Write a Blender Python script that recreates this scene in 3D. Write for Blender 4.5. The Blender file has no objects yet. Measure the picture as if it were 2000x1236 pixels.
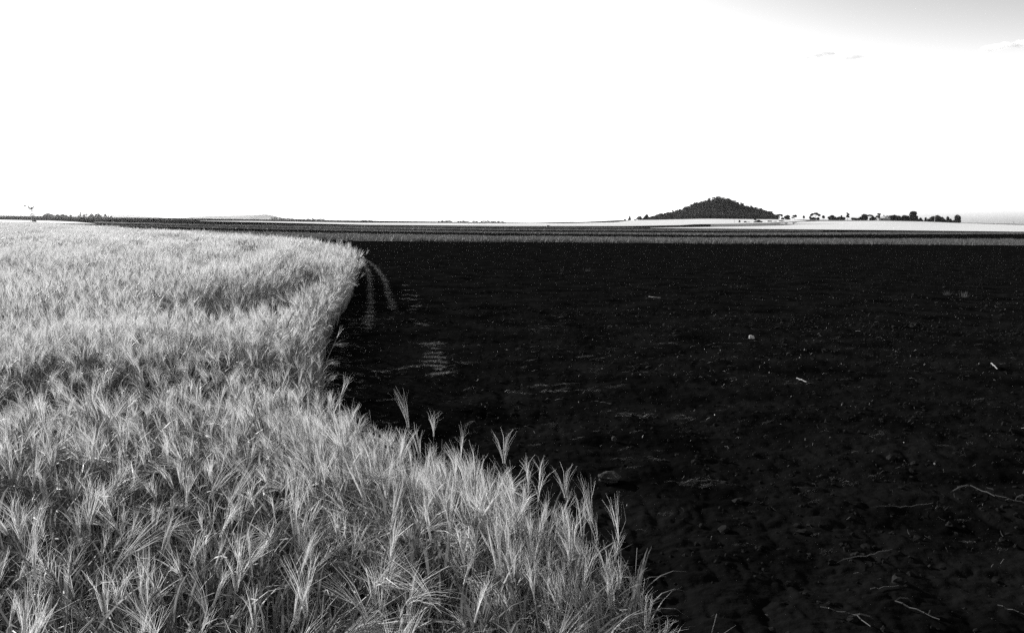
import bpy, bmesh, math, random
import numpy as np
from mathutils import Matrix, Vector, Euler

random.seed(7)
RNG = np.random.default_rng(7)
SC = bpy.context.scene
COL = SC.collection

# ------------------------------------------------------------------ camera
F_PX, CX, CY, CAM_H = 1570.0, 1000.0, 618.0, 1.6        # the photograph is 2000 x 1236
PITCH, ROLL = math.atan((618 - 433) / F_PX), 0.012
cam_data = bpy.data.cameras.new("camera")
cam_data.sensor_width = 36.0
cam_data.lens = 36.0 * F_PX / 2000.0
cam_data.clip_start = 0.05
cam_data.clip_end = 60000
cam = bpy.data.objects.new("camera", cam_data)
COL.objects.link(cam)
CAM_M = Matrix.Translation((0, 0, CAM_H)) @ Matrix.Rotation(math.pi / 2 - PITCH, 4, 'X') @ Matrix.Rotation(ROLL, 4, 'Z')
cam.matrix_world = CAM_M
SC.camera = cam
CAM_R = np.array(CAM_M.to_3x3())

# ------------------------------------------------------------------ world, sun, exposure
SKY_N, SKY_P, SKY_LOW = 0.563, 2.1, 8.5
SUN_EL, SUN_AZ = math.radians(19.5), math.radians(-50)     # azimuth from +Y, clockwise
world = bpy.data.worlds.new("World")
SC.world = world
world.use_nodes = True
wn, wl = world.node_tree.nodes, world.node_tree.links
sky = wn.new('ShaderNodeTexSky')
sky.sky_type = 'NISHITA'
sky.sun_disc = False
sky.sun_elevation = SUN_EL
sky.sun_rotation = SUN_AZ
sky.air_density, sky.dust_density, sky.ozone_density = 1.0, 2.5, 1.0
bw = wn.new('ShaderNodeRGBToBW')
bg = wn['Background']
wl.new(sky.outputs[0], bw.inputs[0])
# red-filter black and white: the side away from the sun falls off faster, the air near the horizon is whiter
def wmath(op, a, b=None):
    m = wn.new('ShaderNodeMath'); m.operation = op
    for i, v in enumerate((a, b)):
        if v is None: continue
        if isinstance(v, (int, float)): m.inputs[i].default_value = v
        else: wl.new(v, m.inputs[i])
    return m.outputs[0]
wtc = wn.new('ShaderNodeTexCoord'); wsp = wn.new('ShaderNodeSeparateXYZ')
wl.new(wtc.outputs['Generated'], wsp.inputs[0])
el = wmath('ABSOLUTE', wsp.outputs['Z'])
low = wmath('POWER', wmath('SUBTRACT', 1.0, el), 15.0)
val = wmath('POWER', wmath('MULTIPLY', bw.outputs[0], SKY_N), SKY_P)
val = wmath('MINIMUM', wmath('MULTIPLY', val, wmath('ADD', 1.0, wmath('MULTIPLY', low, SKY_LOW))), 8.0)
wl.new(val, bg.inputs[0])
bg.inputs[1].default_value = 0.12
sun_d = bpy.data.lights.new("sun", 'SUN')
sun_d.energy = 5.0
sun_d.angle = math.radians(0.5)
sun_d.color = (1.0, 0.995, 0.985)
sun = bpy.data.objects.new("sun", sun_d)
COL.objects.link(sun)
sdir = Vector((math.sin(SUN_AZ) * math.cos(SUN_EL), math.cos(SUN_AZ) * math.cos(SUN_EL), math.sin(SUN_EL)))
sun.rotation_euler = sdir.to_track_quat('Z', 'Y').to_euler()
sun.location = sdir * 300
SC.view_settings.view_transform = 'Standard'
SC.view_settings.look = 'None'
SC.view_settings.gamma = 1
SC.view_settings.exposure = 1.05
cy = SC.cycles
cy.max_bounces, cy.diffuse_bounces, cy.glossy_bounces = 10, 3, 2
cy.transmission_bounces, cy.transparent_max_bounces, cy.volume_bounces = 4, 6, 9
cy.use_denoising = False
cy.sample_clamp_indirect = 6.0
cy.volume_step_rate = 1.0

# ------------------------------------------------------------------ helpers
def px_dir(px, py):
    return CAM_R @ np.array([(px - CX) / F_PX, -(py - CY) / F_PX, -1.0])

def on_plane(px, py, z=0.0):
    d = px_dir(px, py)
    t = (z - CAM_H) / d[2]
    return np.array([d[0] * t, d[1] * t])

def tag(o, label=None, cat=None, group=None, kind=None):
    if label: o['label'] = label
    if cat: o['category'] = cat
    if group: o['group'] = group
    if kind: o['kind'] = kind
    return o

class MB:
    """collects vertices and faces for one mesh object"""
    def __init__(self):
        self.v, self.f, self.m = [], [], []
    def add(self, vs, fs, mi=0):
        o = len(self.v)
        self.v.extend([tuple(p) for p in vs])
        self.f.extend([tuple(i + o for i in f) for f in fs])
        self.m.extend([mi] * len(fs))
    def box(self, c, s, rz=0.0, mi=0):
        cx, cy_, cz = c
        hx, hy, hz = s[0] / 2, s[1] / 2, s[2] / 2
        ca, sa = math.cos(rz), math.sin(rz)
        vs = []
        for z in (-hz, hz):
            for x, y in ((-hx, -hy), (hx, -hy), (hx, hy), (-hx, hy)):
                vs.append((cx + x * ca - y * sa, cy_ + x * sa + y * ca, cz + z))
        self.add(vs, [(3, 2, 1, 0), (4, 5, 6, 7), (0, 1, 5, 4), (1, 2, 6, 5), (2, 3, 7, 6), (3, 0, 4, 7)], mi)
    def tube(self, pts, radii, n=5, mi=0, cap=True):
        pts = [Vector(p) for p in pts]
        if not hasattr(radii, '__len__'): radii = [radii] * len(pts)
        vs, fs = [], []
        for i, p in enumerate(pts):
            t = (pts[min(i + 1, len(pts) - 1)] - pts[max(i - 1, 0)]).normalized()
            a = t.cross(Vector((0.31, 0.17, 0.93)))
            if a.length < 1e-4: a = t.cross(Vector((1, 0, 0)))
            a.normalize(); b = t.cross(a)
            for k in range(n):
                th = 2 * math.pi * k / n
                vs.append(p + (a * math.cos(th) + b * math.sin(th)) * radii[i])
        for i in range(len(pts) - 1):
            for k in range(n):
                k2 = (k + 1) % n
                fs.append((i * n + k, i * n + k2, (i + 1) * n + k2, (i + 1) * n + k))
        if cap:
            fs.append(tuple(range(n))[::-1])
            fs.append(tuple(range((len(pts) - 1) * n, len(pts) * n)))
        self.add(vs, fs, mi)
    def ribbon(self, pts, widths, side, mi=0):
        """flat strip along pts; side = vector across"""
        vs, fs = [], []
        s = Vector(side)
        for p, w in zip(pts, widths):
            vs.append(Vector(p) - s * w / 2); vs.append(Vector(p) + s * w / 2)
        for i in range(len(pts) - 1):
            fs.append((2 * i, 2 * i + 1, 2 * i + 3, 2 * i + 2))
        self.add(vs, fs, mi)
    def mesh(self, name, mats, smooth=False):
        me = bpy.data.meshes.new(name)
        me.from_pydata(self.v, [], self.f)
        for mt in (mats if isinstance(mats, (list, tuple)) else [mats]): me.materials.append(mt)
        me.polygons.foreach_set('material_index', self.m)
        if smooth: me.polygons.foreach_set('use_smooth', [True] * len(self.f))
        me.update()
        return me
    def build(self, name, mats, parent=None, smooth=False, loc=None):
        o = bpy.data.objects.new(name, self.mesh(name, mats, smooth))
        COL.objects.link(o)
        if parent: o.parent = parent
        if loc is not None: o.location = loc
        return o

def empty(name, loc, rz=0.0):
    e = bpy.data.objects.new(name, None)
    e.empty_display_size = 0.3
    COL.objects.link(e)
    e.location = loc
    e.rotation_euler = (0, 0, rz)
    return e

def grid_mesh(name, P, mat_, smooth=True):
    """P: (rows, cols, 3) array to a quad sheet"""
    r, c, _ = P.shape
    idx = np.arange(r * c).reshape(r, c)
    q = np.stack([idx[:-1, :-1], idx[:-1, 1:], idx[1:, 1:], idx[1:, :-1]], -1).reshape(-1, 4)
    me = bpy.data.meshes.new(name)
    me.vertices.add(r * c); me.vertices.foreach_set('co', P.reshape(-1).astype(np.float32))
    me.loops.add(len(q) * 4); me.loops.foreach_set('vertex_index', q.reshape(-1).astype(np.int32))
    me.polygons.add(len(q)); me.polygons.foreach_set('loop_start', np.arange(0, len(q) * 4, 4, dtype=np.int32))
    me.update(calc_edges=True)
    me.polygons.foreach_set('use_smooth', [smooth] * len(q))
    me.materials.append(mat_)
    o = bpy.data.objects.new(name, me)
    COL.objects.link(o)
    return o

# value noise, numpy
_T = np.random.default_rng(3).random((256, 256))
def vnoise(x, y, seed=0):
    x = np.asarray(x, float) + seed * 17.31; y = np.asarray(y, float) + seed * 9.77
    xi, yi = np.floor(x).astype(int), np.floor(y).astype(int)
    fx, fy = x - xi, y - yi
    fx, fy = fx * fx * (3 - 2 * fx), fy * fy * (3 - 2 * fy)
    a, b = _T[xi & 255, yi & 255], _T[(xi + 1) & 255, yi & 255]
    c, d = _T[xi & 255, (yi + 1) & 255], _T[(xi + 1) & 255, (yi + 1) & 255]
    return (a * (1 - fx) + b * fx) * (1 - fy) + (c * (1 - fx) + d * fx) * fy

# ------------------------------------------------------------------ materials (the photograph is black and white)
def plant_mat(name, val, transl=0.35, var=0.25, rough=0.55, spec=0.25, tval=None):
    m = bpy.data.materials.new(name); m.use_nodes = True
    n, l = m.node_tree.nodes, m.node_tree.links
    pb = n['Principled BSDF']; out = n['Material Output']
    oi = n.new('ShaderNodeObjectInfo')
    geo = n.new('ShaderNodeNewGeometry')
    add = n.new('ShaderNodeMath'); add.operation = 'ADD'
    l.new(oi.outputs['Random'], add.inputs[0]); l.new(geo.outputs['Random Per Island'], add.inputs[1])
    mr = n.new('ShaderNodeMapRange')
    mr.inputs[2].default_value = 2.0
    mr.inputs[3].default_value = val * (1 - var); mr.inputs[4].default_value = val * (1 + var)
    l.new(add.outputs[0], mr.inputs[0])
    l.new(mr.outputs[0], pb.inputs['Base Color'])
    pb.inputs['Roughness'].default_value = rough
    pb.inputs['Specular IOR Level'].default_value = spec
    tr = n.new('ShaderNodeBsdfTranslucent')
    l.new(mr.outputs[0], tr.inputs[0])
    mx = n.new('ShaderNodeMixShader'); mx.inputs[0].default_value = transl
    l.new(pb.outputs[0], mx.inputs[1]); l.new(tr.outputs[0], mx.inputs[2])
    l.new(mx.outputs[0], out.inputs[0])
    return m

def solid_mat(name, lo, hi, scale=4.0, rough=0.8, spec=0.2, metal=0.0, bump=0.0, detail=5, stretch=None):
    m = bpy.data.materials.new(name); m.use_nodes = True
    n, l = m.node_tree.nodes, m.node_tree.links
    pb = n['Principled BSDF']
    tc = n.new('ShaderNodeTexCoord')
    mp = n.new('ShaderNodeMapping')
    if stretch: mp.inputs['Scale'].default_value = stretch
    nz = n.new('ShaderNodeTexNoise'); nz.inputs['Scale'].default_value = scale; nz.inputs['Detail'].default_value = detail
    l.new(tc.outputs['Object'], mp.inputs[0]); l.new(mp.outputs[0], nz.inputs['Vector'])
    mr = n.new('ShaderNodeMapRange')
    mr.inputs[1].default_value, mr.inputs[2].default_value = 0.3, 0.7
    mr.inputs[3].default_value, mr.inputs[4].default_value = lo, hi
    l.new(nz.outputs['Fac'], mr.inputs[0]); l.new(mr.outputs[0], pb.inputs['Base Color'])
    pb.inputs['Roughness'].default_value = rough
    pb.inputs['Specular IOR Level'].default_value = spec
    pb.inputs['Metallic'].default_value = metal
    if bump:
        bp = n.new('ShaderNodeBump'); bp.inputs['Strength'].default_value = bump; bp.inputs['Distance'].default_value = 0.02
        nz2 = n.new('ShaderNodeTexNoise'); nz2.inputs['Scale'].default_value = scale * 14; nz2.inputs['Detail'].default_value = 8
        l.new(tc.outputs['Object'], nz2.inputs['Vector'])
        l.new(nz2.outputs['Fac'], bp.inputs['Height']); l.new(bp.outputs[0], pb.inputs['Normal'])
    return m

M_SOIL = solid_mat('black_soil', 0.0014, 0.0064, scale=1.3, rough=1.0, spec=0.0, bump=0.7, detail=8)
M_CLOD = plant_mat('soil_clod', 0.0070, 0.0, 0.85, rough=1.0, spec=0.0)
M_EAR = plant_mat('barley_ear', 0.44, 0.30, 0.25)
M_AWN = plant_mat('barley_awn', 0.54, 0.42, 0.25, rough=0.4, spec=0.4)
M_LEAF = plant_mat('barley_leaf', 0.135, 0.34, 0.40)
M_STEM = plant_mat('barley_stem', 0.17, 0.15, 0.30, rough=0.4, spec=0.4)
M_STRAW = plant_mat('straw', 0.034, 0.1, 0.6, rough=0.5, spec=0.3)
M_STRAWB = plant_mat('bleached_straw', 0.21, 0.1, 0.3, rough=0.5, spec=0.3)
M_CROP = plant_mat('green_crop', 0.075, 0.30, 0.3)
M_CROPG = solid_mat('green_crop_ground', 0.028, 0.05, scale=0.8)
M_PALE = solid_mat('ripe_grain', 0.46, 0.54, scale=0.03, rough=0.9, spec=0.05, stretch=(1, 3, 1))
M_VERGE = solid_mat('dry_grass', 0.06, 0.13, scale=0.05, rough=0.9, spec=0.05)
M_CANOPY = plant_mat('tree_leaf', 0.011, 0.25, 0.45, rough=0.5, spec=0.2)
M_BARK = solid_mat('bark', 0.06, 0.14, scale=2)
M_HILL = solid_mat('hill_scrub', 0.02, 0.04, scale=0.05)
M_RIDGE = solid_mat('far_ridge', 0.04, 0.06, scale=0.005)
M_STEEL = solid_mat('galvanised_steel', 0.10, 0.18, scale=2, rough=0.5, metal=0.4)
M_DARKST = solid_mat('dark_steel', 0.02, 0.04, scale=2, rough=0.6)
M_WOOD = solid_mat('weathered_wood', 0.08, 0.16, scale=3)
M_SHED = solid_mat('sheet_wall', 0.16, 0.24, scale=1)
M_SHEDP = solid_mat('pale_sheet_wall', 0.30, 0.40, scale=1)
M_ROOF = solid_mat('sheet_roof', 0.12, 0.2, scale=1, rough=0.5)
M_STONE = solid_mat('pale_stone', 0.25, 0.45, scale=12, bump=0.3)

# ------------------------------------------------------------------ terrain
T_D = np.array([0, 60, 120, 250, 450, 700, 1100, 1600, 3000, 6000, 14000], float)
T_PX = [-2500, -600, 0, 300, 500, 710, 1010, 1120, 1230, 1400, 1710, 1900, 2100, 3500]
T_Z = np.array([
    [0, 0, 0, -1, -2, -2, -1.5, -1, 0, 0, 0],
    [0, 0, 0, -1, -2, -2, -1.5, -1, 0, 0, 0],
    [0, 0, 0, -1, -2, -2, -1.5, -1, 0, 0, 0],
    [0, 0, 0, -.5, -1.2, -1.2, -1, -1, -1.5, -2, -2],
    [0, 0, 0, 0, -.2, -.4, -.6, -1, -2, -4, -4],
    [0, 0, 0, 0, 0, 0, -.3, -1, -3, -7, -8],
    [0, 0, 0, 0, 0, 0, 0, -.3, -3, -8, -10],
    [0, 0, 0, 0, .2, 1, 2.3, 2, -3, -8, -10],
    [0, 0, 0, 0, .6, 2.5, 5.5, 6.3, 0, -8, -10],
    [0, 0, 0, .1, 1.2, 4, 8.2, 9.5, 2, -8, -10],
    [0, 0, 0, .3, 2.2, 5.5, 8.3, 7, 0, -8, -10],
    [0, 0, 0, .2, 1.6, 3.8, 6.2, 4, -2, -8, -10],
    [0, 0, 0, .1, 1.2, 3, 5.2, 3, -2, -8, -10],
    [0, 0, 0, .1, 1.2, 3, 5.2, 3, -2, -8, -10]], float)
T_AZ = np.array([math.atan((p - 1000) / F_PX) for p in T_PX])
def terrain(x, y):
    x, y = np.asarray(x, float), np.asarray(y, float)
    d, az = np.hypot(x, y), np.arctan2(x, y)
    ia = np.clip(np.searchsorted(T_AZ, az) - 1, 0, len(T_AZ) - 2)
    fa = np.clip((az - T_AZ[ia]) / (T_AZ[ia + 1] - T_AZ[ia]), 0, 1)
    fa = fa * fa * (3 - 2 * fa)
    idd = np.clip(np.searchsorted(T_D, d) - 1, 0, len(T_D) - 2)
    fd = np.clip((d - T_D[idd]) / (T_D[idd + 1] - T_D[idd]), 0, 1)
    a = T_Z[ia, idd] * (1 - fd) + T_Z[ia, idd + 1] * fd
    b = T_Z[ia + 1, idd] * (1 - fd) + T_Z[ia + 1, idd + 1] * fd
    return a * (1 - fa) + b * fa

def relief(x, y):
    """tilled clods and low cultivator ridges, fading out with distance"""
    d = np.hypot(x, y)
    k = np.clip(1.2 - d / 70, 0, 1)
    wob = 1.2 * vnoise(x * .25, y * .25, 5)
    ridge = 0.5 + 0.5 * np.sin((y * 0.97 - x * 0.18 + wob) * 2 * math.pi / 0.75)
    z = 0.010 * ridge
    z = z + 0.05 * (vnoise(x * .5, y * .5, 1) - .5)
    z = z + 0.045 * np.abs(vnoise(x * 2.6, y * 2.6, 2) - .5) * 2
    z = z + 0.034 * np.abs(vnoise(x * 7, y * 7, 3) - .5) * 2
    z = z + 0.020 * np.abs(vnoise(x * 17, y * 17, 4) - .5) * 2
    z = z + 0.010 * vnoise(x * 42, y * 42, 6)
    return (z - 0.06) * k * 0.62
def ground_z(x, y):
    return terrain(x, y) + relief(np.asarray(x, float), np.asarray(y, float))

_DM = np.unique(np.concatenate([np.geomspace(2, 200, 500), np.geomspace(200, 9000, 1400)]))
def hit(px, py, h=0.0, dmax=1400.0):
    """where the line of sight through this point of the photo meets the land (raised by h)"""
    d = px_dir(px, py)
    L = math.hypot(d[0], d[1])
    ux, uy, uz = d[0] / L, d[1] / L, d[2] / L
    D = _DM[_DM <= dmax]
    zr = CAM_H + D * uz
    below = zr <= terrain(ux * D, uy * D) + h
    if not below.any(): return ux * dmax, uy * dmax
    i = int(np.argmax(below)); dd = D[i]
    if i > 0:
        g0 = (CAM_H + D[i-1]*uz) - float(terrain(ux*D[i-1], uy*D[i-1])) - h
        g1 = zr[i] - float(terrain(ux*dd, uy*dd)) - h
        dd = D[i-1] + (dd - D[i-1]) * g0 / max(g0 - g1, 1e-9)
    return ux * dd, uy * dd

def ground_sheet():
    fa = np.arange(-0.36, 0.80, 0.0026)
    az = np.concatenate([np.linspace(-math.pi, -0.8, 40), np.linspace(-0.78, -0.37, 60), fa, np.linspace(0.82, math.pi, 40)])
    r1 = np.geomspace(0.15, 2.4, 30, endpoint=False)
    k = 0.00105
    inv = np.arange(1 / 2.4, 1 / 62, -k)
    r2 = 1 / inv
    r3 = np.geomspace(64, 10400, 110)
    r = np.concatenate([r1, r2, r3])
    A, R = np.meshgrid(az, r)
    X, Y = R * np.sin(A), R * np.cos(A)
    Z = ground_z(X, Y)
    return grid_mesh('ground', np.stack([X, Y, Z], -1), M_SOIL)
ground = ground_sheet()
tag(ground, 'black tilled soil of the bare field running to the horizon', kind='structure')

def strip_region(bottom, top, h=0.0, step=12, dmax=1400.0):
    """columns (azimuth, near distance, far distance) of a field seen between two lines of the photo"""
    bx, by = zip(*bottom); tx, ty = zip(*top)
    x0, x1 = max(bx[0], tx[0]), min(bx[-1], tx[-1])
    cols = []
    for px in np.linspace(x0, x1, max(3, int((x1 - x0) / step))):
        pb = hit(px, np.interp(px, bx, by), 0.0, dmax); pt = hit(px, np.interp(px, tx, ty), h, dmax)
        d1, d2 = math.hypot(*pb), math.hypot(*pt)
        cols.append((math.atan2(pb[0], pb[1]), d1, max(d2, d1 + 0.5)))
    return cols

def sheet(name, cols, mat_, lift, nr=24, skirt=0.0):
    C = np.array(cols)
    t = np.linspace(0, 1, nr)[:, None]
    R = C[None, :, 1] ** (1 - t) * C[None, :, 2] ** t
    X, Y = R * np.sin(C[None, :, 0]), R * np.cos(C[None, :, 0])
    Z = terrain(X, Y) + lift + 0.00012 * R
    return grid_mesh(name, np.stack([X, Y, Z], -1), mat_)

# ripe grain and grass far off
f = sheet('grain_field', strip_region(
    [(390, 432.3), (500, 434.6), (710, 440), (1010, 442.5), (1230, 442.3), (1330, 440.5), (1360, 438.6), (1400, 438.4), (1440, 437.6), (1500, 436), (1560, 433), (1575, 432.2)],
    [(390, 431.9), (500, 432.4), (710, 435.7), (850, 436), (1010, 436.7), (1120, 436.5), (1205, 434.6), (1240, 429), (1320, 427), (1560, 425), (1575, 430)]), M_PALE, 0.12)
tag(f, 'long pale grain field sloping up to the foot of the wooded hill', kind='structure')
f = sheet('grain_field', strip_region(
    [(1270, 446.6), (1400, 447.5), (1540, 449), (1710, 450.5), (1980, 453.5), (2300, 456)],
    [(1270, 446), (1400, 444), (1470, 442.6), (1530, 441), (1560, 439.0), (1640, 438.7), (1648, 432.3), (1710, 432.0), (1800, 433.2), (1870, 436.2), (1980, 439.8), (2300, 443)]), M_PALE, 0.12)
tag(f, 'bright pale grain field in front of the tree line on the right', kind='structure')
f = sheet('grain_field', strip_region(
    [(1520, 437.6), (1560, 438.2), (1650, 438.5)], [(1520, 437.2), (1560, 434), (1600, 432.4), (1650, 432.3)]), M_PALE, 0.12)
tag(f, 'small pale wedge of grain between two dark tracks', kind='structure')
f = sheet('grain_field', strip_region(
    [(-500, 433.5), (0, 434.6), (140, 437.5), (186, 438.2)], [(-500, 427), (0, 429.6), (100, 431.6), (150, 434), (186, 437.6)]), M_PALE, 0.12)
tag(f, 'bright pale strip of stubble behind the barley at the windmill', kind='structure')
f = sheet('grass_bank', strip_region(
    [(1388, 443.4), (1470, 442.0), (1530, 440.2), (1556, 438.9)], [(1388, 439.4), (1440, 437.7), (1500, 436.1), (1556, 433.3)]), M_VERGE, 0.12)
tag(f, 'grey grassy bank with bushes below the wooded hill', kind='structure')
f = sheet('grass_verge', strip_region(
    [(1540, 428.6), (1575, 432.0), (1600, 432.2), (1710, 431.9), (1800, 433.1), (1870, 436.1), (1980, 439.7), (2300, 442.9)],
    [(1540, 427.4), (1575, 426), (1600, 426), (1710, 428), (1800, 430), (1870, 434.6), (1980, 438.5), (2300, 441)], dmax=1150), M_VERGE, 0.16)
tag(f, 'grey grass verge under the tree line on the skyline', kind='structure')

# the cone-shaped hill, and faint ridges far away
HILL_D = 1300.0
H_OUT = [(1252, 429), (1272, 428), (1285, 427), (1300, 425), (1322, 420), (1345, 410), (1358, 403), (1375, 401), (1386, 397.5), (1396, 395), (1409, 396), (1422, 401),
         (1440, 407), (1455, 411), (1475, 414.5), (1490, 418), (1498, 421), (1508, 426), (1516, 429)]
h_x = np.array([(p - CX) / F_PX * HILL_D for p, _ in H_OUT])
h_z = np.array([max(0.0, (429.0 - y) / F_PX * HILL_D) for _, y in H_OUT])
def hill_h(x, y):
    prof = np.interp(x * HILL_D / np.maximum(y, 1), h_x, h_z)
    n = 0.72 + 0.56 * vnoise(x * .06, y * .06, 8)
    return prof * np.exp(-((y - HILL_D) / 75.0) ** 2) * (0.4 + 0.6 * n)
hx, hy = np.meshgrid(np.linspace(h_x[0] - 5, h_x[-1] + 5, 90), np.linspace(HILL_D - 190, HILL_D + 190, 70))
hz = terrain(hx, hy) + hill_h(hx, hy) - 0.6 + 0.2 * (hill_h(hx, hy) > 0.5)
hill = grid_mesh('hill', np.stack([hx, hy, hz], -1), M_HILL)
tag(hill, 'cone-shaped hill covered in dark trees above the pale field', kind='structure')

def ridge(outline, dist, depth, label):
    xs = np.array([(p - CX) / F_PX * dist for p, _ in outline])
    zs = np.array([CAM_H + ((421 + 0.012 * p) - y) / F_PX * dist for p, y in outline])
    X = np.linspace(xs[0], xs[-1], 160)
    top = np.interp(X, xs, zs) + 3.0 * (vnoise(X * .03, X * 0, 11) - .5) * dist / 8000
    T = np.linspace(-1, 1, 15)
    Y = dist + T * depth
    prof = np.clip(1 - T * T, 0, 1)
    P = np.stack([np.broadcast_to(X, (15, 160)), np.broadcast_to(Y[:, None], (15, 160)), -12 + prof[:, None] * (top + 12)], -1)
    tag(grid_mesh('hill', P, M_RIDGE), label, kind='structure')
ridge([(385, 427), (398, 422.5), (430, 421.2), (470, 421), (500, 420), (520, 419), (527, 420.5), (540, 425), (570, 429)], 9000, 600,
      'faint pale ridge far beyond the plain, highest at its right end')
ridge([(-400, 420), (-200, 416.5), (0, 416.5), (20, 415.6), (60, 416.8), (100, 417.2), (170, 419), (215, 420.6), (240, 418.6), (262, 420), (300, 424), (330, 427)], 9800, 500,
      'faintest pale ridge on the horizon behind the windmill')

# ------------------------------------------------------------------ scattering
def proto_collection(name, meshes):
    c = bpy.data.collections.new(name)
    for i, me in enumerate(meshes):
        c.objects.link(bpy.data.objects.new(f"{name}_{i:02d}", me))
    return c

def scatter(name, pts, rot, scl, idx, coll, mats):
    """one 'stuff' object: points carrying rotation, scale and variant, instanced by geometry nodes"""
    n = len(pts)
    me = bpy.data.meshes.new(name)
    me.vertices.add(n); me.vertices.foreach_set('co', np.asarray(pts, np.float32).reshape(-1))
    a = me.attributes.new('rot', 'FLOAT_VECTOR', 'POINT'); a.data.foreach_set('vector', np.asarray(rot, np.float32).reshape(-1))
    a = me.attributes.new('scl', 'FLOAT_VECTOR', 'POINT'); a.data.foreach_set('vector', np.asarray(scl, np.float32).reshape(-1))
    a = me.attributes.new('idx', 'INT', 'POINT'); a.data.foreach_set('value', np.asarray(idx, np.int32))
    o = bpy.data.objects.new(name, me); COL.objects.link(o)
    for mt in mats: me.materials.append(mt)
    g = bpy.data.node_groups.new(name, 'GeometryNodeTree')
    g.interface.new_socket('Geometry', in_out='INPUT', socket_type='NodeSocketGeometry')
    g.interface.new_socket('Geometry', in_out='OUTPUT', socket_type='NodeSocketGeometry')
    N, L = g.nodes, g.links
    gi, go = N.new('NodeGroupInput'), N.new('NodeGroupOutput')
    ci = N.new('GeometryNodeCollectionInfo')
    ci.inputs['Collection'].default_value = coll
    ci.inputs['Separate Children'].default_value = True
    ci.inputs['Reset Children'].default_value = True
    iop = N.new('GeometryNodeInstanceOnPoints')
    iop.inputs['Pick Instance'].default_value = True
    def attr(nm, ty):
        q = N.new('GeometryNodeInputNamedAttribute'); q.data_type = ty; q.inputs['Name'].default_value = nm
        return q.outputs['Attribute']
    e2r = N.new('FunctionNodeEulerToRotation')
    L.new(attr('rot', 'FLOAT_VECTOR'), e2r.inputs[0])
    L.new(gi.outputs[0], iop.inputs['Points'])
    L.new(ci.outputs[0], iop.inputs['Instance'])
    L.new(attr('idx', 'INT'), iop.inputs['Instance Index'])
    L.new(e2r.outputs[0], iop.inputs['Rotation'])
    L.new(attr('scl', 'FLOAT_VECTOR'), iop.inputs['Scale'])
    L.new(iop.outputs[0], go.inputs[0])
    md = o.modifiers.new('scatter', 'NODES'); md.node_group = g
    return o

# ------------------------------------------------------------------ barley
BM = [M_STEM, M_LEAF, M_EAR, M_AWN]
def unit(v):
    v = Vector(v); v.normalize(); return v

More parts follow.
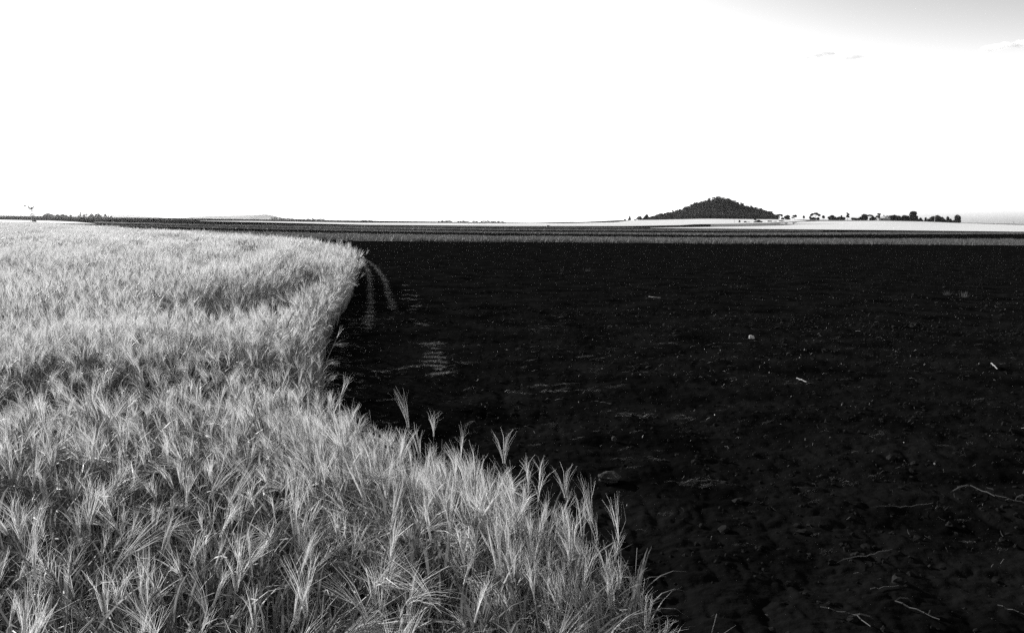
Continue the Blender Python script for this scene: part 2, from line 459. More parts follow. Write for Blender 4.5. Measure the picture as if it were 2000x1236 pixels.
def barley_stalk(mb, rnd, lod, base=(0, 0, 0), yaw=0.0, hscale=1.0, eared=True):
    """one stalk: stem, dry leaves, ear of kernels, long awns; nods towards +x (turned by yaw)"""
    Rz = Matrix.Rotation(yaw, 3, 'Z'); B = Vector(base)
    H = rnd.uniform(0.68, 0.84) * hscale * (1 if eared else rnd.uniform(.72, 1.06))
    lean = rnd.uniform(0.02, 0.18)
    nod = abs(rnd.gauss(0.18, 0.32)) if rnd.random() < .8 else rnd.uniform(.9, 2.1)
    nseg = {0: 6, 1: 3, 2: 2}[lod]
    pts, ang = [Vector((0, 0, 0))], lean * 0.3
    side0 = rnd.uniform(-0.1, 0.1)
    for i in range(nseg):
        t = (i + 1) / nseg
        ang = lean * t + (nod * 0.35) * max(0, (t - .6) / .4) ** 2
        pts.append(pts[-1] + Vector((math.sin(ang), side0 * t * .3, math.cos(ang))) * (H / nseg))
    T = lambda p: B + Rz @ p
    if lod == 0:
        mb.tube([T(p) for p in pts], [0.0019 - 0.0008 * i / nseg for i in range(nseg + 1)], 3, 0, cap=False)
    else:
        w = (0.0040 if lod == 1 else 0.008)
        mb.ribbon([T(p) for p in pts], [w] * (nseg + 1), Rz @ unit((rnd.uniform(-1, 1), 1, 0)), 0)
    # leaves
    nl = {0: rnd.randint(2, 4), 1: 1, 2: 0}[lod] + (0 if eared else 3)
    for k in range(nl):
        hfrac = rnd.uniform(0.22, 0.88)
        i = min(int(hfrac * nseg), nseg - 1)
        p0 = pts[i].lerp(pts[i + 1], hfrac * nseg - i)
        ya = rnd.uniform(0, 6.283)
        L = rnd.uniform(0.12, 0.26); w = rnd.uniform(0.004, 0.009) * (1 if lod == 0 else 1.5)
        el = rnd.uniform(0.7, 1.45); curl = rnd.uniform(.6, 3.4); ns = 5 if lod == 0 else 3
        q = [p0]; e = el; tw = rnd.uniform(-1.0, 1.0)
        for s in range(ns):
            dvec = Vector((math.cos(ya) * math.cos(e), math.sin(ya) * math.cos(e), math.sin(e)))
            q.append(q[-1] + dvec * L / ns); e -= curl / ns * (.35 + 1.3 * s / ns)
        sd = Rz @ unit((-math.sin(ya), math.cos(ya), tw))
        mb.ribbon([T(p) for p in q], [w * a for a in ([.7, 1, .95, .75, .45, .08] if ns == 5 else [.8, 1, .7, .1])], sd, 1)
    if not eared: return
    # ear
    EL = rnd.uniform(0.042, 0.078)
    p = pts[-1].copy(); a0 = ang; ne = 8 if lod == 0 else (3 if lod == 1 else 1)
    spine, dirs = [p.copy()], []
    for i in range(ne):
        a0 += (nod * 0.65) / ne
        dv = Vector((math.sin(a0), side0 * .4, math.cos(a0))); dv.normalize()
        p = p + dv * EL / ne; spine.append(p.copy()); dirs.append(dv)
    roll = rnd.uniform(0, 3.14)
    AL = rnd.uniform(0.075, 0.145); spread = rnd.uniform(0.07, 0.19) if rnd.random() < .72 else rnd.uniform(.3, .55)
    if lod == 0:
        for i in range(ne):
            dv = dirs[i]
            a = unit(dv.cross(Vector((math.sin(roll), math.cos(roll), 0.2)))); b = dv.cross(a)
            for sgn in (-1, 1):
                c = spine[i] + a * sgn * 0.0028 + dv * 0.003
                kd = unit(dv + a * sgn * 0.28 + b * rnd.uniform(-.1, .1)); r = 0.0024 * (1 - .45 * i / ne)
                u = unit(kd.cross(b)); vv = kd.cross(u)
                ps = [c - kd * .004, c + u * r, c + vv * r, c - u * r, c - vv * r, c + kd * .0085]
                mb.add([T(x) for x in ps], [(0, 2, 1), (0, 3, 2), (0, 4, 3), (0, 1, 4), (5, 1, 2), (5, 2, 3), (5, 3, 4), (5, 4, 1)], 2)
                nawn = 2 if i % 4 == 1 else 1
                for _ in range(nawn):
                    ad = unit(dv + a * sgn * spread * rnd.uniform(.3, 1.2) + b * rnd.gauss(0, spread * .7))
                    l = AL * rnd.uniform(.8, 1.1) * (1 - .25 * i / ne)
                    s0 = c + kd * .008
                    bend = Vector((rnd.gauss(0, .012), rnd.gauss(0, .012), -0.008))
                    q = [s0, s0 + ad * l * .5, s0 + ad * l + bend]
                    mb.ribbon([T(x) for x in q], [.00085, .00065, .0003], Rz @ unit(ad.cross(Vector((rnd.gauss(0, 1), rnd.gauss(0, 1), rnd.gauss(0, 1))))), 3)
    else:
        w = 0.011 if lod == 1 else 0.016
        dv = dirs[-1]
        a = unit(dv.cross(Vector((math.sin(roll), math.cos(roll), 0.2)))); b = dv.cross(a)
        m = spine[0].lerp(spine[-1], .45)
        ps = [spine[0], m + a * w / 2, m + b * w / 2, m - a * w / 2, m - b * w / 2, spine[-1]]
        mb.add([T(x) for x in ps], [(0, 2, 1), (0, 3, 2), (0, 4, 3), (0, 1, 4), (5, 1, 2), (5, 2, 3), (5, 3, 4), (5, 4, 1)], 2)
        na = 9 if lod == 1 else 5; aw = .0019 if lod == 1 else .0060
        for k in range(na):
            s0 = spine[0].lerp(spine[-1], rnd.uniform(.1, 1))
            ad = unit(dv + a * rnd.gauss(0, spread) + b * rnd.gauss(0, spread))
            l = AL * rnd.uniform(.8, 1.1)
            mb.ribbon([T(s0), T(s0 + ad * l)], [aw, aw * .35], Rz @ unit(ad.cross(Vector((rnd.gauss(0, 1), rnd.gauss(0, 1), rnd.gauss(0, 1))))), 3)

rb = random.Random(21)
near_m, mid_m, far_m = [], [], []
for i in range(38):
    mb = MB(); barley_stalk(mb, rb, 0, eared=i < 22); near_m.append(mb.mesh('barley_near', BM))
for i in range(22):
    mb = MB(); barley_stalk(mb, rb, 1, eared=i < 17); mid_m.append(mb.mesh('barley_mid', BM))
for i in range(8):
    mb = MB()
    for k in range(190):
        barley_stalk(mb, rb, 2, (rb.uniform(-.55, .55), rb.uniform(-.55, .55), 0), rb.uniform(0, 6.28), rb.uniform(.93, 1.07))
    far_m.append(mb.mesh('barley_far', BM))
C_NEAR, C_MID, C_FAR = proto_collection('barley_near', near_m), proto_collection('barley_mid', mid_m), proto_collection('barley_far', far_m)

TOPZ = 0.92
edge = [(0.60, -6.0), (0.50, -2.0), (0.41, 0.4), (0.385, 0.9)]
edge += [tuple(on_plane(*p, TOPZ)) for p in [(1372, 1130), (1285, 1020), (1170, 922), (1020, 852), (872, 812), (752, 758), (680, 722), (640, 695)]]
edge += [(-1.36, 5.4), (-1.85, 7.4), (-2.2, 9.4)]
edge += [tuple(on_plane(*p, 0.0)) for p in [(644, 664), (668, 618), (685, 587), (691, 571)]]
edge += [tuple(on_plane(*p, 0.90)) for p in [(678, 487), (664, 478.5), (640, 473.5), (600, 467), (560, 463.5), (430, 454), (300, 448), (185, 441), (0, 434.3), (-200, 431)]]
EDGE = np.array(edge)
POLY = np.vstack([EDGE, [(-150, 60), (-60, -6)]])
def inside(x, y):
    c = np.zeros(np.shape(x), bool)
    n = len(POLY); j = n - 1
    for i in range(n):
        xi, yi = POLY[i]; xj, yj = POLY[j]
        cond = ((yi > y) != (yj > y)) & (x < (xj - xi) * (y - yi) / (yj - yi + 1e-12) + xi)
        c ^= cond; j = i
    return c
def edge_dist(x, y):
    best = np.full(np.shape(x), 1e9); nx = np.zeros_like(best); ny = np.zeros_like(best)
    for (x0, y0), (x1, y1) in zip(EDGE[:-1], EDGE[1:]):
        dx, dy = x1 - x0, y1 - y0; L2 = dx * dx + dy * dy
        t = np.clip(((x - x0) * dx + (y - y0) * dy) / L2, 0, 1)
        d = np.hypot(x - x0 - t * dx, y - y0 - t * dy)
        m = d < best
        L = math.sqrt(L2)
        best = np.where(m, d, best); nx = np.where(m, dy / L, nx); ny = np.where(m, -dx / L, ny)
    return best, nx, ny          # (nx, ny) points out of the crop

def dip(x, y):
    """lower lanes in the crop: an old wheel track and a lodged hollow"""
    def seg(ax, ay, bx, by, w):
        dx, dy = bx - ax, by - ay; L2 = dx * dx + dy * dy
        t = np.clip(((x - ax) * dx + (y - ay) * dy) / L2, 0, 1)
        return np.exp(-(np.hypot(x - ax - t * dx, y - ay - t * dy) / w) ** 2)
    v = 0.52 * seg(-2.95, 7.2, -2.85, 10.9, 0.45) + 0.40 * seg(-2.85, 10.9, -3.6, 14.5, 0.42)
    v = v + 0.42 * seg(-2.9, 3.75, -1.75, 4.5, 0.32) + 0.16 * seg(-6.0, 7.0, -3.6, 6.2, 0.5)
    v = v + 0.16 * seg(-12, 18, -6, 20, 0.8) + 0.14 * seg(-8, 10.5, -5, 11.5, 0.5)
    return v

def barley_points(n, r0, r1, az0, az1, dens_keep=1.0):
    az = RNG.uniform(az0, az1, n); r = np.sqrt(RNG.uniform(r0 * r0, r1 * r1, n))
    x, y = r * np.sin(az), r * np.cos(az)
    x = x + 0.0; k = inside(x, y)
    return x[k], y[k]

def barley_field(name, x, y, coll, nv, mats, far=False, near=False):
    ed, nx, ny = edge_dist(x, y)
    n = len(x)
    r = np.hypot(x, y)
    h = 1.0 + 0.16 * (vnoise(x * .9, y * .9, 21) - .5) + 0.12 * (vnoise(x * 2.4, y * 2.4, 22) - .5)
    h += 0.14 * (vnoise(x * .16, y * .30, 23) - .5) * (r > 10)
    rows = np.sin(ed * 2 * math.pi / 1.5 + 2.5 * vnoise(x * .2, y * .2, 27))
    h += 0.19 * rows * np.exp(-((r - 20) / 8) ** 2)
    h -= dip(x, y) * (0.75 + 0.5 * vnoise(x * 2, y * 2, 29))
    h += 0.13 * np.sin(ed * 2 * math.pi / .46 + 1.2 * vnoise(x * .3, y * .3, 28)) * np.exp(-ed / 2.6) * ((r > 8) & (r < 27))
    h *= RNG.normal(1.0, 0.045 if not far else 0.02, n).clip(.78, 1.16)
    h *= np.where(ed < 0.30, RNG.uniform(.80, 1.0, n), 1.0)
    h = np.minimum(h, 1.14)
    if near: h *= np.where(ed < .25, .93 + .28 * ed, 1.0)
    # tilt: a slow wind pattern plus a lean out of the crop at its edge
    am = 0.20 if not far else 0.10
    wx = am * 1.6 * (vnoise(x * .55, y * .55, 31) - .5) + RNG.normal(0, .17 if near else (.03 if far else .10), n)
    wy = am * 1.6 * (vnoise(x * .55, y * .55, 32) - .5) + RNG.normal(0, .17 if near else (.03 if far else .10), n)
    out = np.exp(-ed / 0.28) * RNG.uniform(-.15, .22, n) * (0 if far else 1)
    wx += nx * out; wy += ny * out
    if near: wx = np.where(ed < .3, np.clip(wx, -.3, .16), wx)
    pref = 6.283 * vnoise(x * .4, y * .4, 33) + 1.6
    yaw = pref + RNG.normal(0, 1.7, n)
    yaw = np.where((ed < .35) & near, math.pi + RNG.normal(0, 1.1, n), yaw)
    if far: yaw = RNG.uniform(0, 6.283, n)
    # tilting towards (wx, wy): rotate about (-wy, wx), expressed before the yaw
    ca, sa = np.cos(-yaw), np.sin(-yaw)
    ax, ay = -wy, wx
    rot = np.stack([ax * ca - ay * sa, ax * sa + ay * ca, yaw], 1)
    z = terrain(x, y) - 0.02
    s = np.stack([np.ones(n) * (1.0), np.ones(n), h], 1)
    if not far: s = np.stack([0.5 + .5 * h, 0.5 + .5 * h, h], 1)
    idx = RNG.integers(0, nv, n)
    if near:
        pe = np.where((r < 1.75) & (ed < .5), .0, np.where(ed < .28, .13, .15 + .36 * np.clip((r - 2.4) / 4, 0, 1)))
        idx = np.where(RNG.random(n) < pe, RNG.integers(0, 22, n), RNG.integers(22, nv, n))
    return scatter(name, np.stack([x, y, z], 1), rot, s, idx, coll, mats)

# near: every stalk modelled; mid: lighter stalks; far: patches of stalks
x, y = barley_points(31000, 0.15, 7.0, -1.05, 0.6)
x2, y2 = barley_points(7000, 0.3, 3.0, 0.6, 2 * math.pi - 1.05)
x3, y3 = barley_points(48000, 0.5, 4.2, -0.3, 0.6)
e3 = edge_dist(x3, y3)[0] < .32
x, y = np.concatenate([x, x2, x3[e3]]), np.concatenate([y, y2, y3[e3]])
k = ~((np.hypot(x, y) < 0.55)) 
o = barley_field('barley_crop', x[k], y[k], C_NEAR, len(near_m), BM, near=True)
tag(o, 'dense bearded barley in the near left foreground', 'barley', kind='stuff')
x, y = barley_points(82000, 7.0, 25.0, -0.74, 0.0)
e_ = edge_dist(x, y)[0]                                  # drill rows: fewer stalks between the rows that follow the crop edge
gap = np.sin(e_ * 2 * math.pi / .46 + 1.2 * vnoise(x * .3, y * .3, 28)) < -.25
k = ~(gap & (e_ > .3) & (e_ < 3.6) & (np.hypot(x, y) > 9) & (RNG.random(len(x)) < .8))
x, y = x[k], y[k]
o = barley_field('barley_crop', x, y, C_MID, len(mid_m), BM)
tag(o, 'pale barley bulging out over the dark soil at mid distance', 'barley', kind='stuff')
x, y = barley_points(5200, 24.5, 110.0, -0.74, 0.0)
o = barley_field('barley_crop', x, y, C_FAR, len(far_m), BM, far=True)
tag(o, 'bright far barley running back to the left skyline', 'barley', kind='stuff')

# ------------------------------------------------------------------ green crop strips
def tuft_mesh(rnd, w, n, h, bw_, mat_):
    mb = MB()
    for _ in range(n):
        x, y = rnd.uniform(-w / 2, w / 2), rnd.uniform(-w / 2, w / 2)
        a, t = rnd.uniform(0, 6.28), rnd.uniform(.05, .5); L = h * rnd.uniform(.6, 1.15)
        tip = Vector((x + math.cos(a) * L * math.sin(t), y + math.sin(a) * L * math.sin(t), L * math.cos(t)))
        mid = Vector((x, y, 0)).lerp(tip, .5) + Vector((0, 0, L * .08))
        b = a + 1.57 + rnd.uniform(-.6, .6)
        mb.ribbon([Vector((x, y, 0)), mid, tip], [bw_, bw_, bw_ * .15], (math.cos(b), math.sin(b), 0))
    return mb.mesh('crop_tuft', mat_)
def crop_strip(bottom, top, h, n, patch, blades, bw_, label, under=True):
    cols = strip_region(bottom, top, h * .9, step=20)
    C = np.array(cols)
    a = RNG.uniform(C[0, 0], C[-1, 0], n)
    d1, d2 = np.interp(a, C[:, 0], C[:, 1]), np.interp(a, C[:, 0], C[:, 2])
    r = np.sqrt(RNG.uniform(0, 1, n) * (d2 ** 2 - d1 ** 2) + d1 ** 2)
    x, y = r * np.sin(a), r * np.cos(a)
    rc = random.Random(int(h * 1000) + n)
    coll = proto_collection('crop_tuft', [tuft_mesh(rc, patch, blades, h, bw_, M_CROP) for _ in range(5)])
    s = RNG.uniform(.75, 1.2, n)
    o = scatter('crop_strip', np.stack([x, y, terrain(x, y)], 1), np.stack([0 * a, 0 * a, RNG.uniform(0, 6.28, n)], 1),
                np.stack([s, s, s], 1), RNG.integers(0, 5, n), coll, [M_CROP])
    tag(o, label, 'crop', kind='stuff')
    g = sheet('crop_ground', cols, M_CROPG, 0.03, nr=8)
    tag(g, 'ground under the ' + label, kind='structure')
crop_strip([(300, 458), (500, 463), (710, 471.5), (1010, 473.5), (1400, 476.5), (1710, 478), (2050, 480.5), (2400, 482)],
           [(300, 447), (500, 451.8), (600, 454), (710, 456), (1010, 461), (1400, 464), (1710, 465.5), (1980, 466), (2400, 467)],
           0.30, 5200, 1.0, 46, 0.022, 'nearest and widest grey green crop strip behind the bare soil')
crop_strip([(184, 441), (410, 446), (710, 452.3), (1010, 456.7), (1400, 460), (1710, 458.5), (1980, 457.5), (2400, 457)],
           [(184, 439), (410, 442.8), (710, 448.8), (1010, 453), (1400, 454.5), (1710, 453), (1980, 453.6), (2400, 454.2)],
           0.2, 5000, 1.6, 50, 0.05, 'second grey green crop strip from the front')
crop_strip([(184, 437), (410, 441.6), (710, 447.5), (1010, 450), (1400, 451.5), (1600, 452.2)],
           [(184, 435.6), (410, 439.9), (710, 444), (1010, 447), (1400, 448.4), (1600, 451)],
           0.15, 4200, 1.8, 46, 0.06, 'third grey green crop strip from the front')
crop_strip([(184, 434.8), (410, 439.3), (710, 442.9), (1010, 445), (1230, 446), (1290, 446.4)],
           [(184, 433.5), (410, 437.8), (710, 441.4), (1010, 443), (1230, 444), (1290, 446)],
           0.1, 3600, 2.2, 46, 0.08, 'farthest thin grey green crop strip against the pale field')

# ------------------------------------------------------------------ straw, clods
def straw_mesh(rnd, kind, mat_):
    mb = MB()
    if kind == 'bit':
        L = rnd.uniform(.02, .075); w = rnd.uniform(.0018, .0042); b = rnd.uniform(-.2, .2)
        mb.ribbon([(-L / 2, 0, .004), (0, b * L * .5, .010 + rnd.uniform(0, .01)), (L / 2, 0, .004 + rnd.uniform(0, .02))], [w, w, w * .7], (0, 1, rnd.uniform(-.6, .6)))
    elif kind == 'speck':
        s = rnd.uniform(.004, .011)
        mb.ribbon([(-s, 0, .004), (0, 0, .004 + s), (s, 0, .006)], [s, s * 1.2, s * .4], (0, 1, .5))
    elif kind == 'tangle':
        for _ in range(26):
            L = rnd.uniform(.04, .17); a = rnd.gauss(0, .55); x, y = rnd.gauss(0, .09), rnd.gauss(0, .035)
            dx, dy = math.cos(a) * L / 2, math.sin(a) * L / 2; z = rnd.uniform(.004, .03)
            w = rnd.uniform(.0012, .0028)
            mb.ribbon([(x - dx, y - dy, z), (x + rnd.uniform(-.02, .02), y + rnd.uniform(-.015, .015), z + .014), (x + dx, y + dy, z + rnd.uniform(-.004, .02))], [w, w, w * .6], (-math.sin(a), math.cos(a), rnd.uniform(-.8, .8)))
    return mb.mesh('straw', mat_)
rs = random.Random(5)
C_BIT = proto_collection('straw_bit', [straw_mesh(rs, 'bit', M_STRAW) for _ in range(10)] + [straw_mesh(rs, 'bit', M_STRAWB) for _ in range(4)] + [straw_mesh(rs, 'speck', M_STRAWB) for _ in range(3)])
C_TAN = proto_collection('straw_tangle', [straw_mesh(rs, 'tangle', M_STRAW) for _ in range(8)])

def soil_points(n, r0, r1, az0=-0.3, az1=0.78, p=None):
    az = RNG.uniform(az0, az1, n); r = np.sqrt(RNG.uniform(r0 * r0, r1 * r1, n))
    x, y = r * np.sin(az), r * np.cos(az)
    k = ~inside(x, y)
    if p is not None: k &= RNG.random(n) < p(x, y, r, az)
    return x[k], y[k]
def litter(name, x, y, coll, idx, smin, smax, label, yaw=None, lift=0.0):
    n = len(x)
    s = RNG.uniform(smin, smax, n)
    yw = RNG.uniform(0, 6.283, n) if yaw is None else yaw
    o = scatter(name, np.stack([x, y, ground_z(x, y) + lift], 1), np.stack([RNG.normal(0, .12, n), RNG.normal(0, .12, n), yw], 1),
                np.stack([s, s, s], 1), idx, coll, [M_STRAW])
    tag(o, label, 'straw', kind='stuff')
x, y = soil_points(5000, 2.0, 16, p=lambda x, y, r, az: 0.25 + 0.75 * vnoise(x * .8, y * 1.6, 41) ** 2)
x2, y2 = soil_points(26000, 7, 60, p=lambda x, y, r, az: np.clip(.08 + 1.1 * (az + .1), .06, 1) * (vnoise(x * .15, y * .5, 42) > .35))
x3, y3 = soil_points(1500, 6, 22, az0=.1, p=lambda x, y, r, az: (vnoise(x * .5, y * 1.2, 43) > .45))
xx, yy = np.concatenate([x, x2, x3]), np.concatenate([y, y2, y3])
ix = np.concatenate([RNG.integers(0, 10, len(x)), np.where(RNG.random(len(x2)) < .78, RNG.integers(0, 10, len(x2)), RNG.integers(10, 17, len(x2))), RNG.integers(8, 17, len(x3))])
litter('straw_litter', xx, yy, C_BIT, ix, .45, 1.15, 'short pale bits of straw strewn over the black soil', lift=0.004)
# flattened tangles, thin rows across the slope and along the wheel marks by the crop
tx_, ty_ = soil_points(900, 2.2, 14, p=lambda x, y, r, az: vnoise(x * .7, y * 1.5, 44) > .5)
yaw_t = RNG.normal(0.15, .35, len(tx_))
def along(pts, n, spread, z=0.0):
    P = np.array([hit(*p) for p in pts]); seg = np.hypot(*(P[1:] - P[:-1]).T); cum = np.concatenate([[0], np.cumsum(seg)])
    t = RNG.uniform(0, cum[-1], n)
    return np.interp(t, cum, P[:, 0]) + RNG.normal(0, spread, n), np.interp(t, cum, P[:, 1]) + RNG.normal(0, spread, n)
rows_ = [along([(696, 500), (712, 515), (721, 535), (722, 565), (724, 590), (719, 645)], 1100, .03),
         along([(703, 501), (735, 522), (752, 550), (760, 580), (768, 606)], 1100, .03),
         *[along([(a, y_), (b, y_ + 1)], n_, .05) for a, b, y_, n_ in ((786, 797, 558, 16), (790, 804, 567, 22), (795, 812, 577, 26), (790, 814, 585, 60), (802, 816, 599, 24), (800, 808, 608, 12), (818, 830, 634, 14))],
         *[along([(a, y_), (b, y_)], n_, .03) for a, b, y_, n_ in ((824, 866, 671, 46), (842, 852, 680, 10), (836, 862, 690, 30), (834, 864, 697, 34), (828, 866, 708, 44), (842, 864, 716, 40), (850, 858, 722, 10), (848, 876, 729, 36), (846, 868, 734, 26))],
         along([(830, 676), (860, 671)], 12, .04), along([(820, 630), (832, 640)], 10, .06),
         along([(770, 722), (830, 716), (880, 712), (930, 707)], 22, .03), along([(690, 730), (760, 722), (830, 714)], 16, .03),
         along([(1020, 760), (1090, 752), (1130, 750)], 18, .03), along([(1060, 768), (1150, 762), (1205, 756)], 22, .03),
         along([(1295, 672), (1325, 671)], 12, .05), along([(1136, 696), (1154, 694)], 9, .04),
         along([(1210, 812), (1290, 806), (1350, 822)], 18, .04), along([(1310, 940), (1370, 946), (1400, 938)], 14, .03)]
# loose straw and broken stems along the foot of the crop
ei = RNG.integers(3, 16, 700); et = RNG.random(700)
ex = EDGE[ei, 0] * (1 - et) + EDGE[ei + 1, 0] * et + np.abs(RNG.normal(0, .22, 700)); ey = EDGE[ei, 1] * (1 - et) + EDGE[ei + 1, 1] * et + RNG.normal(.05, .12, 700)
rows_.append((ex, ey))
rx = np.concatenate([tx_] + [r[0] for r in rows_]); ry = np.concatenate([ty_] + [r[1] for r in rows_])
ryaw = np.concatenate([yaw_t, RNG.normal(0, .45, len(rx) - len(tx_))])
k = ~inside(rx, ry)
rx, ry, ryaw = rx[k], ry[k], ryaw[k]
litter('straw_tangles', rx, ry, C_TAN, RNG.integers(0, 8, len(rx)), .18, .42, 'flattened grey tangles of straw along wheel marks and tillage rows', yaw=ryaw, lift=0.012)

def clod_mesh(rnd):
    bm = bmesh.new(); bmesh.ops.create_icosphere(bm, subdivisions=2, radius=1)
    ph = [rnd.uniform(0, 6) for _ in range(6)]
    for v in bm.verts:
        c = v.co
        k = 1 + .28 * math.sin(c.x * 3 + ph[0]) * math.sin(c.y * 3.4 + ph[1]) + .2 * math.sin(c.z * 5 + ph[2]) + rnd.uniform(-.12, .12)
        v.co = Vector((c.x * k, c.y * k * .85, c.z * k * .62))
    me = bpy.data.meshes.new('clod'); bm.to_mesh(me); bm.free(); me.materials.append(M_CLOD)
    return me
C_CLOD = proto_collection('clod', [clod_mesh(rs) for _ in range(8)])
x, y = soil_points(15000, 2.0, 15, p=lambda x, y, r, az: .35 + .65 * (vnoise(x * 1.1, y * 2, 46) > .5))
x2, y2 = soil_points(22000, 13, 50)
x, y = np.concatenate([x, x2]), np.concatenate([y, y2]); n = len(x)
s = RNG.gamma(1.6, .0036, n) + .003; s = np.minimum(s, .035) * np.where(np.hypot(x, y) > 14, 1.7, 1.0)
o = scatter('soil_clods', np.stack([x, y, ground_z(x, y) + s * .15], 1), np.stack([RNG.normal(0, .3, n), RNG.normal(0, .3, n), RNG.uniform(0, 6.28, n)], 1),
            np.stack([s, s, s], 1), RNG.integers(0, 8, n), C_CLOD, [M_CLOD])
tag(o, 'countless small black clods of tilled soil', 'soil clods', kind='stuff')

# ------------------------------------------------------------------ single stalks and stones on the soil
def gpoint(px, py, lift=0.0):
    x, y = hit(px, py)
    return Vector((x, y, float(terrain(x, y)) - .004 + lift))
def dry_stalk(pix, r, label, twigs=(), bright=False):
    P = [gpoint(*p, lift=.012 + r) for p in pix]
    base = P[0].copy()
    root = empty('dry_stalk', base)
    mt = M_STRAWB if bright else M_STALK
    mb = MB(); Q = []
    for i in range(len(P) - 1):
        for t in (0, .34, .67):
            Q.append(P[i].lerp(P[i + 1], t) - base + Vector((0, 0, .004 * math.sin(7 * (i + t)))))
    Q.append(P[-1] - base)
    mb.tube(Q, [r * (1 - .45 * i / len(Q)) for i in range(len(Q))], 6)
    for i in range(1, len(Q) - 1, 3):                       # swollen joints of the straw
        mb.tube([Q[i].lerp(Q[i + 1], -.04), Q[i], Q[i].lerp(Q[i + 1], .04)], [r * .9, r * 1.35, r * .9], 6)
    mb.build('stem', mt, root)
    for tw in twigs:
        T_ = [gpoint(*p, lift=.012 + r) - base for p in tw]
        m2 = MB()
        T2 = [T_[0]] + [a.lerp(b, .5) + Vector((0, 0, .012)) for a, b in zip(T_[:-1], T_[1:])] + [T_[-1]]
        m2.ribbon(T2, [r * 1.6] + [r * 2.0] * (len(T2) - 2) + [r * .4], (0, .6, .8))
        m2.build('leaf_blade', mt, root)
    tag(root, label, 'straw stalk', 'fallen stalks on the black soil')
M_STALK = plant_mat('grey_stalk', 0.035, 0.1, 0.3, rough=0.5)
dry_stalk([(1602, 1190), (1650, 1201), (1672, 1206), (1700, 1228)], .0035, 'forked grey stalk lying along the bottom edge of the soil', [[(1668, 1206), (1690, 1211), (1708, 1216)]])
dry_stalk([(1748, 1178), (1790, 1195), (1835, 1214)], .0033, 'straight grey stalk slanting down right near the bottom edge', [[(1748, 1178), (1765, 1175), (1780, 1180)]])
dry_stalk([(1948, 1186), (1978, 1196), (2010, 1206)], .0033, 'straight grey stalk running out of the bottom right corner')
dry_stalk([(1870, 954), (1895, 952), (1930, 966), (1965, 976), (2010, 987)], .0036, 'long pale stalk with curled leaves at the right edge',
          [[(1900, 954), (1878, 953), (1866, 964), (1855, 966)], [(1942, 972), (1910, 962), (1938, 956), (1940, 968)], [(1982, 980), (1990, 974), (2004, 972)]])
dry_stalk([(1758, 994), (1790, 990), (1822, 985)], .0028, 'thin grey stalk pointing up right with a bent left end', [[(1758, 994), (1735, 996), (1700, 994)]])
dry_stalk([(1692, 1090), (1715, 1082), (1742, 1076)], .0028, 'short stalk at the right end of a grey straw tangle', [[(1692, 1090), (1660, 1098), (1632, 1104)]])
dry_stalk([(1700, 1154), (1725, 1151), (1755, 1147)], .0026, 'faint level stalk between the forked stalk and a tangle')
dry_stalk([(1162, 786), (1178, 788), (1194, 791)], .0045, 'thin pale stalk lying level in the middle of the soil')
dry_stalk([(1556, 741), (1565, 744), (1575, 748)], .006, 'bright white chip of stalk right of the middle', bright=True)
dry_stalk([(1267, 581), (1276, 582), (1290, 583)], .010, 'bright level stalk far out in the middle of the soil', bright=True)
dry_stalk([(1936, 712), (1942, 717), (1948, 723)], .008, 'bright short stalk slanting at the right edge of the soil', bright=True)
dry_stalk([(1903, 783), (1912, 782), (1922, 780)], .0040, 'pale thin stalk level with a twig right of the soil')

def stone(px, py, wpx, hpx, mt, name, label, cat):
    p = gpoint(px, py); d = p.length; w = wpx * d / F_PX
    bm = bmesh.new(); bmesh.ops.create_icosphere(bm, subdivisions=3, radius=.5)
    ph = [random.uniform(0, 6) for _ in range(4)]
    for v in bm.verts:
        c = v.co.copy(); k = 1 + .22 * math.sin(c.x * 7 + ph[0]) * math.sin(c.y * 8 + ph[1]) + .12 * math.sin(c.z * 15 + ph[2]) + .08 * math.sin(c.x * 19 + ph[3])
        v.co = Vector((c.x * k * w, c.y * k * w * .8, (c.z * k + .3) * w * hpx / wpx))
    me = bpy.data.meshes.new(name); bm.to_mesh(me); bm.free(); me.materials.append(mt)
    o = bpy.data.objects.new(name, me); COL.objects.link(o); o.location = p
    tag(o, label, cat)
stone(1467, 661, 10, 9, M_STONE, 'stone', 'pale lump of stone on the black soil, the brightest one', 'stone')
M_CLODG = solid_mat('grey_clod', 0.02, 0.05, scale=9, rough=0.95, spec=0.05, bump=0.5)
stone(1190, 936, 44, 20, M_CLODG, 'soil_lump', 'large dark grey lump of earth beside the barley edge', 'clod')
stone(1199, 858, 10, 9, M_CLODG, 'soil_lump', 'small round grey clod above the large lump', 'clod')
stone(1297, 636, 5, 6, M_CLODG, 'soil_lump', 'tiny rounded clod far out on the soil', 'clod')

M_TUFT = plant_mat('dry_tuft', 0.10, 0.2, 0.3)
def grass_tuft(px, py, hpx, wpx, n, label, mt):
    p = gpoint(px, py); d = p.length; h, w = hpx * d / F_PX, wpx * d / F_PX
    mb = MB(); r = random.Random(px)
    for _ in range(n):
        x = r.gauss(0, w * .18); a = x / w * 2 + r.gauss(0, .35); L = h * r.uniform(.6, 1.1); yy_ = r.gauss(0, w * .12)
        mb.ribbon([(x, yy_, 0), (x + math.sin(a) * L * .5, yy_, math.cos(a) * L * .55), (x + math.sin(a) * L * 1.15, yy_, math.cos(a) * L)], [w * .022, w * .02, w * .004], (1, r.uniform(-1, 1), 0))
    o = mb.build('grass_tuft', mt, loc=p)
    tag(o, label, 'grass tuft', 'dry tufts standing on the black soil')
grass_tuft(1849, 576, 9, 16, 26, 'dry pale grass tuft on the soil, left of two by the right edge', M_TUFT)
grass_tuft(1883, 580, 11, 18, 30, 'dry pale grass tuft on the soil, right and taller of two', M_TUFT)
